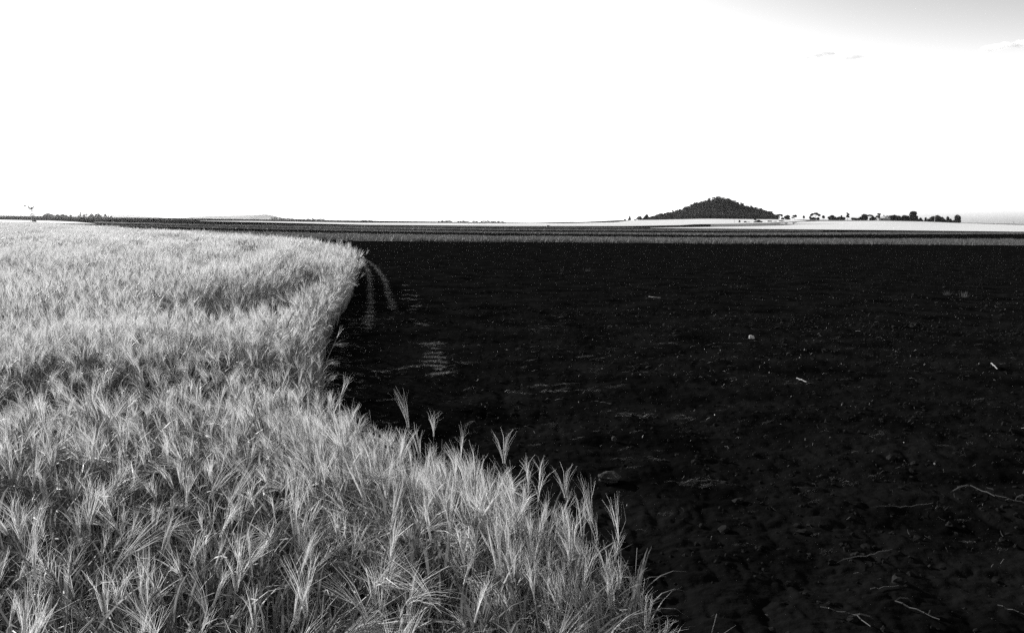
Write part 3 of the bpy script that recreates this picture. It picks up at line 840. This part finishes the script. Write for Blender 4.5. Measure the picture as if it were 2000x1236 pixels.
grass_tuft(1098, 530, 8, 9, 7, 'three upright stubble stems standing far out on the soil', M_TUFT)
grass_tuft(1148, 530, 8, 12, 10, 'small cluster of leaning stubble stems right of three upright ones', M_TUFT)

# ------------------------------------------------------------------ trees
def crown_faces(mb, rnd, lobes, n, size):
    """leaf clumps through the volume of several lobes: (cx, cy, cz, rx, ry, rz)"""
    wts = [l[3] * l[4] * l[5] for l in lobes]
    for _ in range(n):
        l = rnd.choices(lobes, wts)[0]
        while True:
            u = Vector((rnd.uniform(-1, 1), rnd.uniform(-1, 1), rnd.uniform(-1, 1)))
            if u.length <= 1: break
        u = u.normalized() * (u.length ** .45)
        c = Vector((l[0] + u.x * l[3], l[1] + u.y * l[4], l[2] + u.z * l[5]))
        s = size * rnd.uniform(.55, 1.35)
        a = unit((rnd.gauss(0, 1), rnd.gauss(0, 1), rnd.gauss(0, .7))); b = unit(a.cross(Vector((rnd.gauss(0, 1), rnd.gauss(0, 1), rnd.gauss(0, 1)))))
        k = 5
        vs = [c + (a * math.cos(6.283 * i / k) + b * math.sin(6.283 * i / k)) * s * rnd.uniform(.35, .75) for i in range(k)]
        mb.add(vs, [tuple(range(k))])

def tree_parts(kind, h, w, rnd, n=420):
    """trunk and crown meshes of a tree of height h and width w standing at the origin"""
    tr, cr = MB(), MB()
    r = max(.10, h * .022); size = max(w, h * .5) * .085 + .15
    lobes = []; tk = .35
    if kind == 'round':
        for _ in range(6): lobes.append((rnd.uniform(-.26, .26) * w, rnd.uniform(-.26, .26) * w, h * rnd.uniform(.36, .72), w * rnd.uniform(.20, .32), w * rnd.uniform(.2, .3), h * rnd.uniform(.2, .28)))
        lobes.append((0, 0, h * .78, w * .24, w * .24, h * .22)); lobes.append((0, 0, h * .25, w * .40, w * .36, h * .22))
    elif kind == 'mound':
        for i in range(8):
            t = (i + .5) / 8 - .5
            hh = h * (1 - 2.4 * t * t) * rnd.uniform(.75, 1.05)
            lobes.append((t * w * .95, rnd.uniform(-.15, .15) * w, hh * .48, w * .11, w * .14, hh * .5))
        tk = .2
    elif kind == 'tall':
        for i in range(7):
            t = (i + .5) / 7
            ww = w * (.5 - .30 * t) * rnd.uniform(.8, 1.15)
            lobes.append((rnd.uniform(-.08, .08) * w, rnd.uniform(-.1, .1) * w, h * (.08 + .86 * t), ww, ww, h * .12))
        lobes.append((0, 0, h * .86, w * .27, w * .27, h * .13))
    elif kind == 'triangle':
        for i in range(6):
            t = (i + .5) / 6
            ww = w * .5 * (1 - t) + w * .07
            lobes.append((w * .12 * t, 0, h * (.06 + .86 * t), ww, ww, h * .12))
        tk = .2
    elif kind == 'umbrella':
        for i in range(7):
            t = (i + .5) / 7 - .5
            lobes.append((t * w * .92, rnd.uniform(-.25, .25) * w, h * (.90 - 1.15 * t * t - rnd.uniform(0, .07)), w * .10, w * .15, h * .085))
        tk = .72; n = int(n * .7)
    elif kind == 'open':
        for i in range(7):
            lobes.append((rnd.uniform(-.4, .4) * w, rnd.uniform(-.3, .3) * w, h * rnd.uniform(.45, .93), w * rnd.uniform(.10, .19), w * .15, h * rnd.uniform(.06, .11)))
        tk = .75; n = int(n * .6)
    elif kind == 'lollipop':
        lobes = [(0, 0, h * .66, w * .40, w * .4, h * .26), (w * .12, 0, h * .52, w * .3, w * .3, h * .16), (-w * .1, 0, h * .80, w * .26, w * .26, h * .18)]
        tk = .6
    elif kind == 'bush':
        for _ in range(6): lobes.append((rnd.uniform(-.3, .3) * w, rnd.uniform(-.2, .2) * w, h * rnd.uniform(.25, .62), w * .24, w * .22, h * rnd.uniform(.24, .36)))
        tk = .25
    elif kind == 'bare':
        for i in range(6): lobes.append((rnd.uniform(-.45, .45) * w, rnd.uniform(-.3, .3) * w, h * rnd.uniform(.6, .97), w * .09, w * .09, h * .05))
        tk = .8; n = int(n * .22)
    top = Vector((rnd.uniform(-.04, .04) * w, 0, h * tk))
    tr.tube([(0, 0, -.4), (rnd.uniform(-.02, .02) * w, 0, h * tk * .5), top], [r * 1.2, r * .85, r * .55], 6)
    for l in lobes:
        st = Vector((0, 0, h * tk * rnd.uniform(.45, .95)))
        e = Vector(l[:3])
        tr.tube([st, st.lerp(e, .5) + Vector((0, 0, h * .02)), e], [r * .5, r * .32, r * .12], 4)
    crown_faces(cr, rnd, lobes, n, size)
    return tr, cr

def tree(px, ytop, ybase, wpx, kind, label, dist, group, name='tree', cat='tree', n=1500):
    rnd = random.Random(int(px * 13 + ytop * 7))
    x = (px - CX) / F_PX * dist; yw = dist
    L = math.hypot(x, yw); x, yw = x * dist / L * L / dist, yw
    z = float(terrain(x, yw)) + float(hill_h(x, yw) if abs(dist - HILL_D) < 150 else 0) - 0.15
    L = math.hypot(x, yw)
    # height so that the top reaches its line of sight
    dr = px_dir(px, ytop); ztop = CAM_H + dr[2] / math.hypot(dr[0], dr[1]) * L
    h = max(ztop - z, (ybase - ytop) / F_PX * dist * .85)
    w = wpx / F_PX * dist * ((1.25 if kind in ('round', 'bush', 'mound', 'tall') else 1.1) if dist < 1500 else .92)
    tr, cr = tree_parts(kind, h, w, rnd, n)
    e = empty(name, (x, yw, z))
    tr.build('trunk', M_BARK, e); cr.build('crown', M_CANOPY, e)
    tag(e, label, cat, group)
    return e

G_R = 'trees along the right skyline'
DR = 1020
for a in [
    (1563, 421, 427.5, 4.5, 'lollipop', 'tiny lollipop-shaped tree alone between the hill and the tree line'),
    (1545, 419.5, 427, 10, 'open', 'small open-crowned tree right of the hill foot'),
    (1575.5, 422.5, 427.5, 5, 'lollipop', 'small dark round tree touching the left side of the umbrella tree'),
    (1582, 424, 430.5, 11, 'bush', 'black bush at the foot of the umbrella-shaped tree'),
    (1586, 415.5, 428, 18, 'umbrella', 'umbrella-shaped gum tree with bare branches above a black bush'),
    (1590, 422.5, 428, 7, 'bush', 'grey bush behind the right side of the umbrella tree'),
    (1601, 420.5, 428, 6, 'lollipop', 'pale oval tree standing alone right of the umbrella tree'),
    (1618, 420.5, 428, 13, 'round', 'dark ragged tree at the left end of the long tree line'),
    (1627, 424.5, 428, 5, 'bush', 'very small bush between the ragged tree and a round one'),
    (1635.5, 423, 428.5, 14, 'bush', 'low broad tree with a tiny crown floating above it'),
    (1636, 420, 428, 3.5, 'lollipop', 'thin tree whose tiny crown shows over a low broad tree'),
    (1648, 415.5, 428.5, 10, 'open', 'tall sparse tree with sky showing through its crown'),
    (1661, 424.5, 429, 10, 'bush', 'low mound-shaped tree, left of two in the gap of the line'),
    (1668, 424.5, 429, 7, 'bush', 'small pointed bush at the right of the low mound'),
    (1679, 418.3, 429.5, 13, 'round', 'broad dark tree at the left of the joined group by the shed'),
    (1691, 419, 429.5, 12, 'umbrella', 'open flat-topped tree behind the dark bush by the shed'),
    (1696, 422, 430.5, 11, 'bush', 'black bush below the flat-topped tree by the shed'),
    (1706, 416.5, 429, 11, 'open', 'high tree with clumped crown just over the left end of the shed'),
    (1718, 420, 428, 6, 'bare', 'thin nearly bare tree behind the middle of the shed'),
    (1725, 420.5, 428, 7, 'bare', 'thin nearly bare tree behind the right end of the shed'),
    (1737, 420.3, 430.5, 17, 'round', 'dense black tree directly right of the shed'),
    (1749, 422.5, 430.5, 8, 'bush', 'narrow dark tree between two dense black trees right of the shed'),
    (1758, 420.5, 431, 14, 'round', 'dense round tree left of the tallest tree'),
    (1775, 412.6, 431.5, 17, 'tall', 'tallest tree of the line, broad below and narrow above'),
    (1788, 425, 431.5, 12, 'triangle', 'low pointed tree just right of the tallest tree'),
    (1799, 424.5, 432, 5, 'tall', 'thin upright tree in the low gap of the tree line'),
    (1805, 426.5, 432, 5, 'bush', 'tiny pointed bush left of the pole'),
    (1813, 422.5, 432.5, 11, 'round', 'dark tree just left of the pale pole'),
    (1821, 420.5, 433, 14, 'round', 'large dark tree behind the pale pole'),
    (1832, 424, 433.5, 14, 'mound', 'sloping dark tree right of the one behind the pole'),
    (1842, 422.5, 433, 6, 'lollipop', 'slim grey tree near the right end of the line'),
    (1849, 426.5, 434, 9, 'bush', 'small bush before the last tree of the line'),
    (1860, 419.5, 434.8, 15, 'round', 'last tree at the right end of the tree line, with gaps in its crown'),
]: tree(*a, DR, G_R)
G_H = 'trees at the foot of the hill'
for a in [
    (1217, 427.5, 430, 3.5, 'bush', 'tiny dot-like bush at the far left of the hill group'),
    (1225.5, 420, 429.5, 5.5, 'triangle', 'little pointed conifer left of the open shed'),
    (1246, 422.5, 429.5, 10, 'round', 'round tree touching the right end of the open shed'),
    (1257, 417, 429.5, 13, 'triangle', 'wedge-shaped dark tree left of the hill'),
    (1264, 423, 429.5, 7, 'bush', 'dark low bush right of the wedge-shaped tree'),
    (1271, 421.8, 429.5, 13, 'round', 'grey flat-topped tree right of the wedge-shaped tree'),
    (1280, 422.5, 429.3, 9, 'bush', 'low grey tree in the row leading to the hill'),
    (1289, 416.5, 429, 7, 'lollipop', 'tree with a pale crown poking above the row left of the hill'),
    (1302, 414.5, 429, 16, 'round', 'large round tree at the left foot of the hill'),
    (1307.5, 410.5, 424, 11, 'bare', 'bare branching tree above the round tree on the left slope'),
    (1516, 417.5, 427.5, 12, 'umbrella', 'arched open tree at the right foot of the hill'),
    (1523, 424, 428.5, 6, 'bush', 'small black bush under the arched tree'),
    (1532, 420, 428.8, 10, 'round', 'leaning dark tree right of the arched tree'),
]: tree(*a, 1230, G_H)
G_B = 'bushes on the grassy bank'
for px, yt, yb, w, kd, dist, lb in [
    (1439, 431.8, 438.2, 3.6, 'tall', 560, 'black upright shrub standing alone in the pale field'),
    (1451, 433.8, 438, 7, 'bush', 560, 'low bush right of the upright shrub'),
    (1459, 436, 438, 6, 'bush', 560, 'smallest flat bush on the bank'),
    (1469.5, 426, 437, 5, 'open', 570, 'thin sparse tree rising over two black bushes on the bank'),
    (1469, 433.2, 437.2, 8, 'bush', 560, 'black bush at the foot of the thin sparse tree'),
    (1478, 430, 437.2, 10, 'bush', 560, 'black ragged bush, larger of the pair on the bank'),
    (1498, 432.9, 436.5, 7, 'bush', 600, 'low grey bush right of the ragged pair'),
    (1507.5, 434.5, 437, 5, 'bush', 600, 'tiny grey bush between two low ones'),
    (1520, 433.2, 436.6, 9, 'bush', 620, 'low grey bush at the right end of the bank'),
]: tree(px, yt, yb, w, kd, lb, dist, G_B, name='bush' if kd == 'bush' else 'tree', cat='bush' if kd == 'bush' else 'tree', n=500)
G_L = 'distant trees right of the windmill'
for a in [
    (99, 416.3, 422.5, 24, 'mound', 'wide flat-domed grove, first right of the windmill'),
    (116, 418, 422.5, 12, 'mound', 'low grey trees right of the wide dome'),
    (128, 418.4, 422.5, 17, 'mound', 'long low grey trees fading to the right of the dome'),
    (142, 419.3, 422.7, 6, 'bush', 'small single dark bush between the low trees and the tall ones'),
    (157, 420.5, 423, 4, 'bush', 'tiny bush left of the slim tall tree'),
    (160.3, 414, 423, 6, 'tall', 'slim tall tree leaning left, the highest of the distant group'),
    (168, 418, 423, 6, 'round', 'dark squat tree beside a forked pale one'),
    (172.5, 415, 423, 5, 'open', 'forked pale tree in the middle of the distant group'),
    (181.5, 415, 423.2, 12, 'triangle', 'pointed triangular tree in the distant group'),
    (194.5, 417, 423.5, 16, 'mound', 'slanted broad tree right of the triangular one'),
    (209, 417, 424, 8.5, 'round', 'square-shaped tree near the right end of the distant group'),
    (215, 421.5, 424, 3.5, 'bush', 'tiny bush right of the square-shaped tree'),
    (219.5, 421.2, 424, 5, 'bush', 'last small bush at the right end of the distant group'),
]: tree(*a, 1900, G_L, n=600)
rl = random.Random(77)
def belt(x0, x1, y0, y1, outline, n, dist, label, group):
    for i in range(n):
        px = x0 + (x1 - x0) * (i + .5) / n + rl.uniform(-1, 1)
        yt = np.interp(px, *zip(*outline)) + rl.uniform(-.5, .6); yb = np.interp(px, (x0, x1), (y0, y1))
        tree(px, yt, yb, (x1 - x0) / n * 1.7, rl.choice(['round', 'bush', 'round']), label, dist + rl.uniform(-20, 20), group, n=150)
belt(529, 634, 428.2, 430, [(529, 424.2), (560, 424.8), (575, 426.3), (585, 427.2), (592, 427.6), (600, 426.5), (634, 426.8)], 20, 2300,
     'low dark tree in the long even belt in front of the faint ridge', 'trees of the long far belt')
belt(706, 727, 431.2, 431.6, [(706, 429.3), (716, 430), (727, 429.8)], 5, 2600, 'tiny far tree in the short belt by itself', 'trees of the short far belt')
belt(855, 882, 434, 434.4, [(855, 430.3), (866, 429.8), (878, 430.4), (882, 431.8)], 7, 1900, 'far tree in the flat-topped left clump of the centre belt', 'trees of the centre belt, left clump')
belt(893, 914, 435, 435.5, [(893, 432.3), (898, 430.6), (910, 431), (914, 433)], 6, 1800, 'far tree in the second clump of the centre belt', 'trees of the centre belt, second clump')
belt(920, 932, 436, 436.5, [(920, 430.8), (926, 430.8), (932, 434)], 4, 1750, 'far tree in the small square clump of the centre belt', 'trees of the centre belt, small clump')
belt(936, 984, 436.5, 436.5, [(936, 434), (944, 431.4), (955, 431.8), (966, 433.4), (970, 432), (977, 431.7), (984, 435)], 12, 1750,
     'far tree in the long right clump of the centre belt', 'trees of the centre belt, right clump')

# woodland on the hill: one mass of trees
rh = random.Random(4)
wood = []
for i in range(7):
    tr, cr = tree_parts(rh.choice(['round', 'round', 'tall', 'bush']), 8.0, rh.uniform(5.5, 8), rh, 300)
    o_ = len(tr.f)
    tr.add(cr.v, cr.f, 1)
    wood.append(tr.mesh('hill_tree', [M_BARK, M_CANOPY]))
C_WOOD = proto_collection('hill_tree', wood)
n = 3000
x = RNG.uniform(h_x[0] - 8, h_x[-1], n); y = RNG.uniform(HILL_D - 125, HILL_D + 60, n)
hh = hill_h(x, y)
k = (hh > 1.0) | ((RNG.random(n) < .35) & (x * HILL_D / y > h_x[0] - 6) & (x * HILL_D / y < h_x[-3]) & (y < HILL_D - 60))
x, y, hh = x[k], y[k], hh[k]; n = len(x)
s = (.48 + .72 * RNG.random(n) ** 1.6) * np.clip(.45 + (x * HILL_D / y - h_x[0]) / 45, .4, 1)
o = scatter('hill_woodland', np.stack([x, y, terrain(x, y) + hh - .8], 1), np.stack([0 * x, 0 * x, RNG.uniform(0, 6.28, n)], 1),
            np.stack([s, s, s * RNG.uniform(.85, 1.15, n)], 1), RNG.integers(0, 7, n), C_WOOD, [M_BARK, M_CANOPY])
tag(o, 'dense dark bush covering the cone-shaped hill', 'woodland', kind='stuff')

# ------------------------------------------------------------------ windmill, sheds, poles, posts
def at_dist(px, d):
    x = (px - CX) / F_PX * d
    return Vector((x, d, float(terrain(x, d))))
def windmill():
    d = 450.0; p = at_dist(68, d); root = empty('windmill', p, math.radians(8))
    # camera looks along +Y here; the wheel is turned a little from the viewer
    hub = Vector((-0.5, 0, 8.7)); m = MB()
    for sx in (-1, 1):
        for sy in (-1, 1):
            m.tube([(sx * 1.15 + .2, sy * 1.15, -.3), (sx * .14 - .45, sy * .14, 8.3)], [.10, .08], 4)
    for k, zz in enumerate((1.6, 3.2, 4.8, 6.4)):
        t = zz / 8.3; r = 1.15 * (1 - t) + .14 * t; ox = .2 * (1 - t) - .45 * t
        c = [(sx * r + ox, sy * r, zz) for sx, sy in ((-1, -1), (1, -1), (1, 1), (-1, 1))]
        t2 = (zz + 1.6) / 8.3; r2 = 1.15 * (1 - t2) + .14 * t2; ox2 = .2 * (1 - t2) - .45 * t2
        c2 = [(sx * r2 + ox2, sy * r2, zz + 1.6) for sx, sy in ((-1, -1), (1, -1), (1, 1), (-1, 1))]
        for i in range(4):
            m.tube([c[i], c[(i + 1) % 4]], .05, 4)
            m.tube([c[i], c2[(i + 1) % 4]], .018, 4)
    m.tube([(.2, 0, 0), (-.45, 0, 8.4)], .03, 4)
    m.build('tower', M_STEEL, root)
    w = MB(); R = 1.75
    for i in range(18):
        a0, a1 = 2 * math.pi * i / 18, 2 * math.pi * (i + .72) / 18
        ri, ro = R * .48, R
        P = []
        for a, tw in ((a0, -.14), (a1, .14)):
            for rr in (ri, ro):
                P.append(hub + Vector((math.cos(a) * rr, -.45 + tw, math.sin(a) * rr)))
        P2 = [q + Vector((0, .012, 0)) for q in P]
        w.add(P + P2, [(0, 1, 3, 2), (4, 6, 7, 5), (0, 4, 5, 1), (2, 3, 7, 6), (1, 5, 7, 3), (0, 2, 6, 4)])
    for rr in (R * .5, R * .93):
        w.tube([hub + Vector((math.cos(6.283 * i / 36) * rr, -.45, math.sin(6.283 * i / 36) * rr)) for i in range(37)], .016, 4, cap=False)
    for i in range(6):
        a = 6.283 * i / 6
        w.tube([hub + Vector((0, -.45, 0)), hub + Vector((math.cos(a) * R * .93, -.45, math.sin(a) * R * .93))], .016, 4)
    w.build('wheel', M_STEEL, root)
    g = MB(); g.box(hub + Vector((0, -.1, 0)), (.34, .8, .42)); g.build('gearbox', M_DARKST, root)
    t = MB()
    t.tube([hub, hub + Vector((-2.6, .55, .25))], .03, 5)
    t.build('tail_boom', M_STEEL, root)
    v = MB()
    A = [(-2.5, -.12), (-3.0, .28), (-3.9, .52), (-3.9, -.42), (-3.0, -.30)]
    f1 = [hub + Vector((a, .55, .25 + b)) for a, b in A]; f2 = [q + Vector((0, .03, 0)) for q in f1]
    k = len(A)
    v.add(f1 + f2, [tuple(range(k))[::-1], tuple(range(k, 2 * k))] + [(i, (i + 1) % k, k + (i + 1) % k, k + i) for i in range(k)])
    v.build('tail_vane', M_DARKST, root)
    tag(root, 'steel farm windmill with round wheel and tail vane beyond the barley', 'windmill')
    p2 = at_dist(70.5, 446)
    e = empty('water_tank', p2)
    tk = MB(); tk.tube([(0, 0, 0), (0, 0, .05), (0, 0, .9), (0, 0, .94)], [1.0, 1.02, 1.02, .98], 18); tk.build('tank_wall', M_DARKST, e)
    li = MB(); li.tube([(0, 0, .945), (0, 0, 1.0), (0, 0, 1.16)], [1.06, 1.06, .1], 18); li.build('lid', M_STEEL, e)
    tag(e, 'small dark water tank at the foot of the windmill', 'tank')
windmill()

def pole(px, ytop, ybase, d, label, arm=False, r=.12, mt=M_WOOD, lean=0.0, name='power_pole', cat='pole', group=None):
    p = at_dist(px, d)
    dr = px_dir(px, ytop); h = CAM_H + dr[2] / math.hypot(dr[0], dr[1]) * p.xy.length - p.z
    h = max(h, (ybase - ytop) / F_PX * d * .8)
    root = empty(name, p)
    m = MB(); m.tube([(0, 0, -.3), (lean * h * .5, 0, h * .5), (lean * h, 0, h)], [r, r * .85, r * .7], 8)
    m.build('post', mt, root)
    if arm:
        a = MB(); a.box((lean * h, -.10, h - .5), (1.8, .1, .12)); a.build('crossarm', mt, root)
        for sx in (-.75, 0, .75):
            i_ = MB(); i_.tube([(sx, -.10, h - .439), (sx, -.10, h - .36), (sx, -.10, h - .28)], [.03, .055, .03], 6); i_.build('insulator', M_STONE, root)
    tag(root, label, cat, group)
pole(1817, 423, 441, 560, 'pale power pole standing in the grain field before the trees', True, .13, M_SHEDP)
pole(1970, 432, 439.2, 900, 'faint pole alone on the skyline near the right edge', True, .16)
pole(1429.3, 427, 437.8, 520, 'thin dark pole in the pale field under the hill', False, .07, M_DARKST)
pole(1729, 421.5, 430, 1000, 'pale pole at the right end of the long shed', False, .16, M_SHEDP)
pole(1071, 433.3, 440.5, 262, 'thin mast rising behind the dark pump shed', False, .02, M_STEEL, name='mast')
pole(1225.5, 418.8, 425, 1226, 'thin mast above the pointed conifer', False, .12, M_STEEL, name='mast')

def pump_shed():
    d = 258.0; p = at_dist(1067.5, d); e = empty('pump_shed', p)
    b = MB(); b.box((.16, 0, .24), (.72, .7, .48)); b.build('wall', M_DARKST, e)
    s = MB(); s.box((-.27, 0, .24), (.132, .66, .46)); s.build('side_panel', M_SHED, e)
    r = MB(); r.box((.05, 0, .51), (1.1, .95, .05)); r.build('roof', M_DARKST, e)
    tag(e, 'small dark pump shed with a flat overhanging roof at the field edge', 'shed')
    q = at_dist(1086.5, 252)
    g = empty('marker_post', q)
    m = MB(); m.tube([(0, 0, -.1), (0.02, 0, .8), (0, 0, 1.5)], [.03, .03, .025], 6); m.build('post', M_STEEL, g)
    t = MB(); t.tube([(-.14, 0, 1.66), (0, -.0, 1.52), (.1, 0, 1.42)], [.06, .07, .05], 6); t.build('head', M_DARKST, g)
    tag(g, 'thin marker post with a slanted dark head right of the pump shed', 'post')
pump_shed()

def long_shed():
    d = 1005.0; p = at_dist(1717.5, d); e = empty('farm_shed', p + Vector((0, 0, -.1)))
    L, Wd, H = 14.5, 7.0, 2.5
    b = MB()
    for c, s in (((0, -Wd / 2, H / 2), (L, .2, H)), ((0, Wd / 2, H / 2), (L, .2, H)), ((-L / 2 + .1, 0, H / 2), (.2, Wd - .21, H)), ((L / 2 - .1, 0, H / 2), (.2, Wd - .21, H))):
        b.box(c, s)
    b.build('wall', M_SHED, e)
    pl = MB(); pl.box((-L / 2 + 1.4, -Wd / 2 - .12, H / 2), (2.4, .03, H - .1)); pl.build('end_panel', M_SHEDP, e)
    dr = MB(); dr.box((-L / 2 + 3.9, -Wd / 2 - .12, .95), (2.2, .03, 1.6)); dr.build('door', M_DARKST, e)
    r = MB(); r.add([(-L/2-.3, -Wd/2-.4, H+.003), (L/2+.3, -Wd/2-.4, H+.003), (L/2+.3, 0, H+1.0), (-L/2-.3, 0, H+1.0), (L/2+.3, Wd/2+.4, H+.003), (-L/2-.3, Wd/2+.4, H+.003)],
                    [(0, 1, 2, 3), (3, 2, 4, 5), (0, 3, 5), (1, 4, 2), (0, 5, 4, 1)]); r.build('roof', M_ROOF, e)
    tag(e, 'long low grey farm shed with a pale end and a dark door among the trees', 'shed')
    d = 1225.0; p = at_dist(1236.5, d); e = empty('open_shed', p)
    r = MB(); r.add([(-4.6, -3, 1.9), (4.6, -3, 1.9), (4.6, 3, 2.3), (-4.6, 3, 2.3), (-4.6, -3, 2.06), (4.6, -3, 2.06), (4.6, 3, 2.46), (-4.6, 3, 2.46)],
                    [(3, 2, 1, 0), (4, 5, 6, 7), (0, 1, 5, 4), (1, 2, 6, 5), (2, 3, 7, 6), (3, 0, 4, 7)]); r.build('roof', M_DARKST, e)
    for sx in (-4.3, -1.6, 1.6, 4.3):
        q = MB(); q.box((sx, -2.7, .82), (.35, .35, 2.1)); q.build('post', M_DARKST, e)
    q = MB(); q.box((.2, .6, .7), (3.2, 2.2, 1.4)); q.build('bin', M_DARKST, e)
    tag(e, 'open-sided dark shed on posts left of the hill', 'shed')
long_shed()

# leaning fence posts in the pale field below the centre belt
for i, (px, yt, yb, ln) in enumerate([(913, 437, 440.5, .5), (919, 439.6, 440.6, .1), (925, 437.5, 440, -.2), (931, 438.5, 440, -.6), (935, 436.5, 440, .05), (939.5, 438.6, 439.6, .2), (943.5, 436.5, 439, .25)]):
    d = 370.0; p = at_dist(px, d); h = max(.5, (yb - yt) / F_PX * d)
    o = MB(); o.tube([(0, 0, -.1), (ln * h * .5, 0, h * .55), (ln * h, 0, h)], [.09, .075, .06], 6)
    o = o.build('fence_post', M_WOOD, loc=p)
    tag(o, 'short leaning post in the pale field below the centre belt of trees', 'post', 'leaning posts in the pale field')

# ------------------------------------------------------------------ clouds
def cloud_mat(name, dens, colr):
    m = bpy.data.materials.new(name); m.use_nodes = True
    n, l = m.node_tree.nodes, m.node_tree.links
    n.remove(n['Principled BSDF'])
    pv = n.new('ShaderNodeVolumePrincipled')
    pv.inputs['Color'].default_value = (colr, colr, colr, 1); pv.inputs['Anisotropy'].default_value = 0.0
    tc = n.new('ShaderNodeTexCoord')
    nz = n.new('ShaderNodeTexNoise'); nz.inputs['Scale'].default_value = 0.018; nz.inputs['Detail'].default_value = 4
    l.new(tc.outputs['Object'], nz.inputs['Vector'])
    mr = n.new('ShaderNodeMapRange'); mr.inputs[1].default_value, mr.inputs[2].default_value = .38, .68; mr.inputs[4].default_value = dens
    l.new(nz.outputs['Fac'], mr.inputs[0]); l.new(mr.outputs[0], pv.inputs['Density'])
    l.new(pv.outputs[0], n['Material Output'].inputs['Volume'])
    return m
def cloud(puffs, dist, mt, label):
    """puffs: (px, py, rx px, ry px) in the picture of the place, made solid at its own distance"""
    c0 = px_dir(puffs[0][0], puffs[0][1]); c0 = c0 / np.linalg.norm(c0) * dist
    bm = bmesh.new(); r = random.Random(int(puffs[0][0]))
    for px, py, rx, ry in puffs:
        q = px_dir(px, py); q = q / np.linalg.norm(q) * dist - np.array([0, 0, 0]) - c0
        k = dist / F_PX
        g = bmesh.ops.create_icosphere(bm, subdivisions=4, radius=1)
        ph = [r.uniform(0, 6) for _ in range(3)]
        for v in g['verts']:
            c = v.co.copy(); s = 1 + .18 * math.sin(4 * c.x + ph[0]) * math.sin(5 * c.y + ph[1]) + .1 * math.sin(7 * c.z + ph[2]) + .12 * math.sin(11 * c.x + ph[1]) * math.sin(12 * c.z + ph[0]) + .06 * math.sin(23 * c.x + ph[2]) * math.sin(21 * c.z)
            v.co = Vector((c.x * s * rx * k + q[0], c.y * s * (rx * .6 + ry) * k + q[1], c.z * s * ry * k + q[2]))
    me = bpy.data.meshes.new('cloud'); bm.to_mesh(me); bm.free(); me.materials.append(mt)
    o = bpy.data.objects.new('cloud', me); COL.objects.link(o); o.location = (float(c0[0]), float(c0[1]), float(c0[2]) + CAM_H)
    tag(o, label, 'cloud')
MC_W = cloud_mat('bright_cloud', 0.032, 1.0)
MC_F = cloud_mat('faint_cloud', 0.004, 0.12)
MC_G = cloud_mat('thin_grey_cloud', 0.013, 0.12)
cloud([(1945, 93, 22, 5), (1930, 98, 14, 3), (1962, 89, 12, 4.5)], 4000, MC_W, 'white flat-bottomed cloud in the grey corner of the sky')
cloud([(1990, 86, 14, 5), (2010, 82, 14, 5)], 4000, MC_W, 'white cloud cut by the right edge of the sky')
cloud([(1598, 110, 18, 3), (1616, 106, 14, 3), (1582, 113, 12, 2)], 4200, MC_G, 'long faint grey wisp of cloud, left of two')
cloud([(1668, 113, 16, 3.5), (1654, 112, 8, 2.5)], 4200, MC_G, 'short darker grey wisp of cloud, right of two')
cloud([(1893, 351, 26, 1.6)], 9000, MC_F, 'thin level streak of grey cloud low above the skyline')

# ------------------------------------------------------------------ haze
hb = MB(); hb.box((0, 0, 22), (21600, 21600, 70))
hz_m = bpy.data.materials.new('haze_air'); hz_m.use_nodes = True
hn, hl = hz_m.node_tree.nodes, hz_m.node_tree.links
hn.remove(hn['Principled BSDF'])
pv = hn.new('ShaderNodeVolumePrincipled')
pv.inputs['Color'].default_value = (1, 1, 1, 1)
pv.inputs['Density'].default_value = 2.0e-5
pv.inputs['Anisotropy'].default_value = 0.72
hl.new(pv.outputs[0], hn['Material Output'].inputs['Volume'])
haze = hb.build('haze', hz_m)
tag(haze, 'thin pale haze over the plain', kind='stuff')
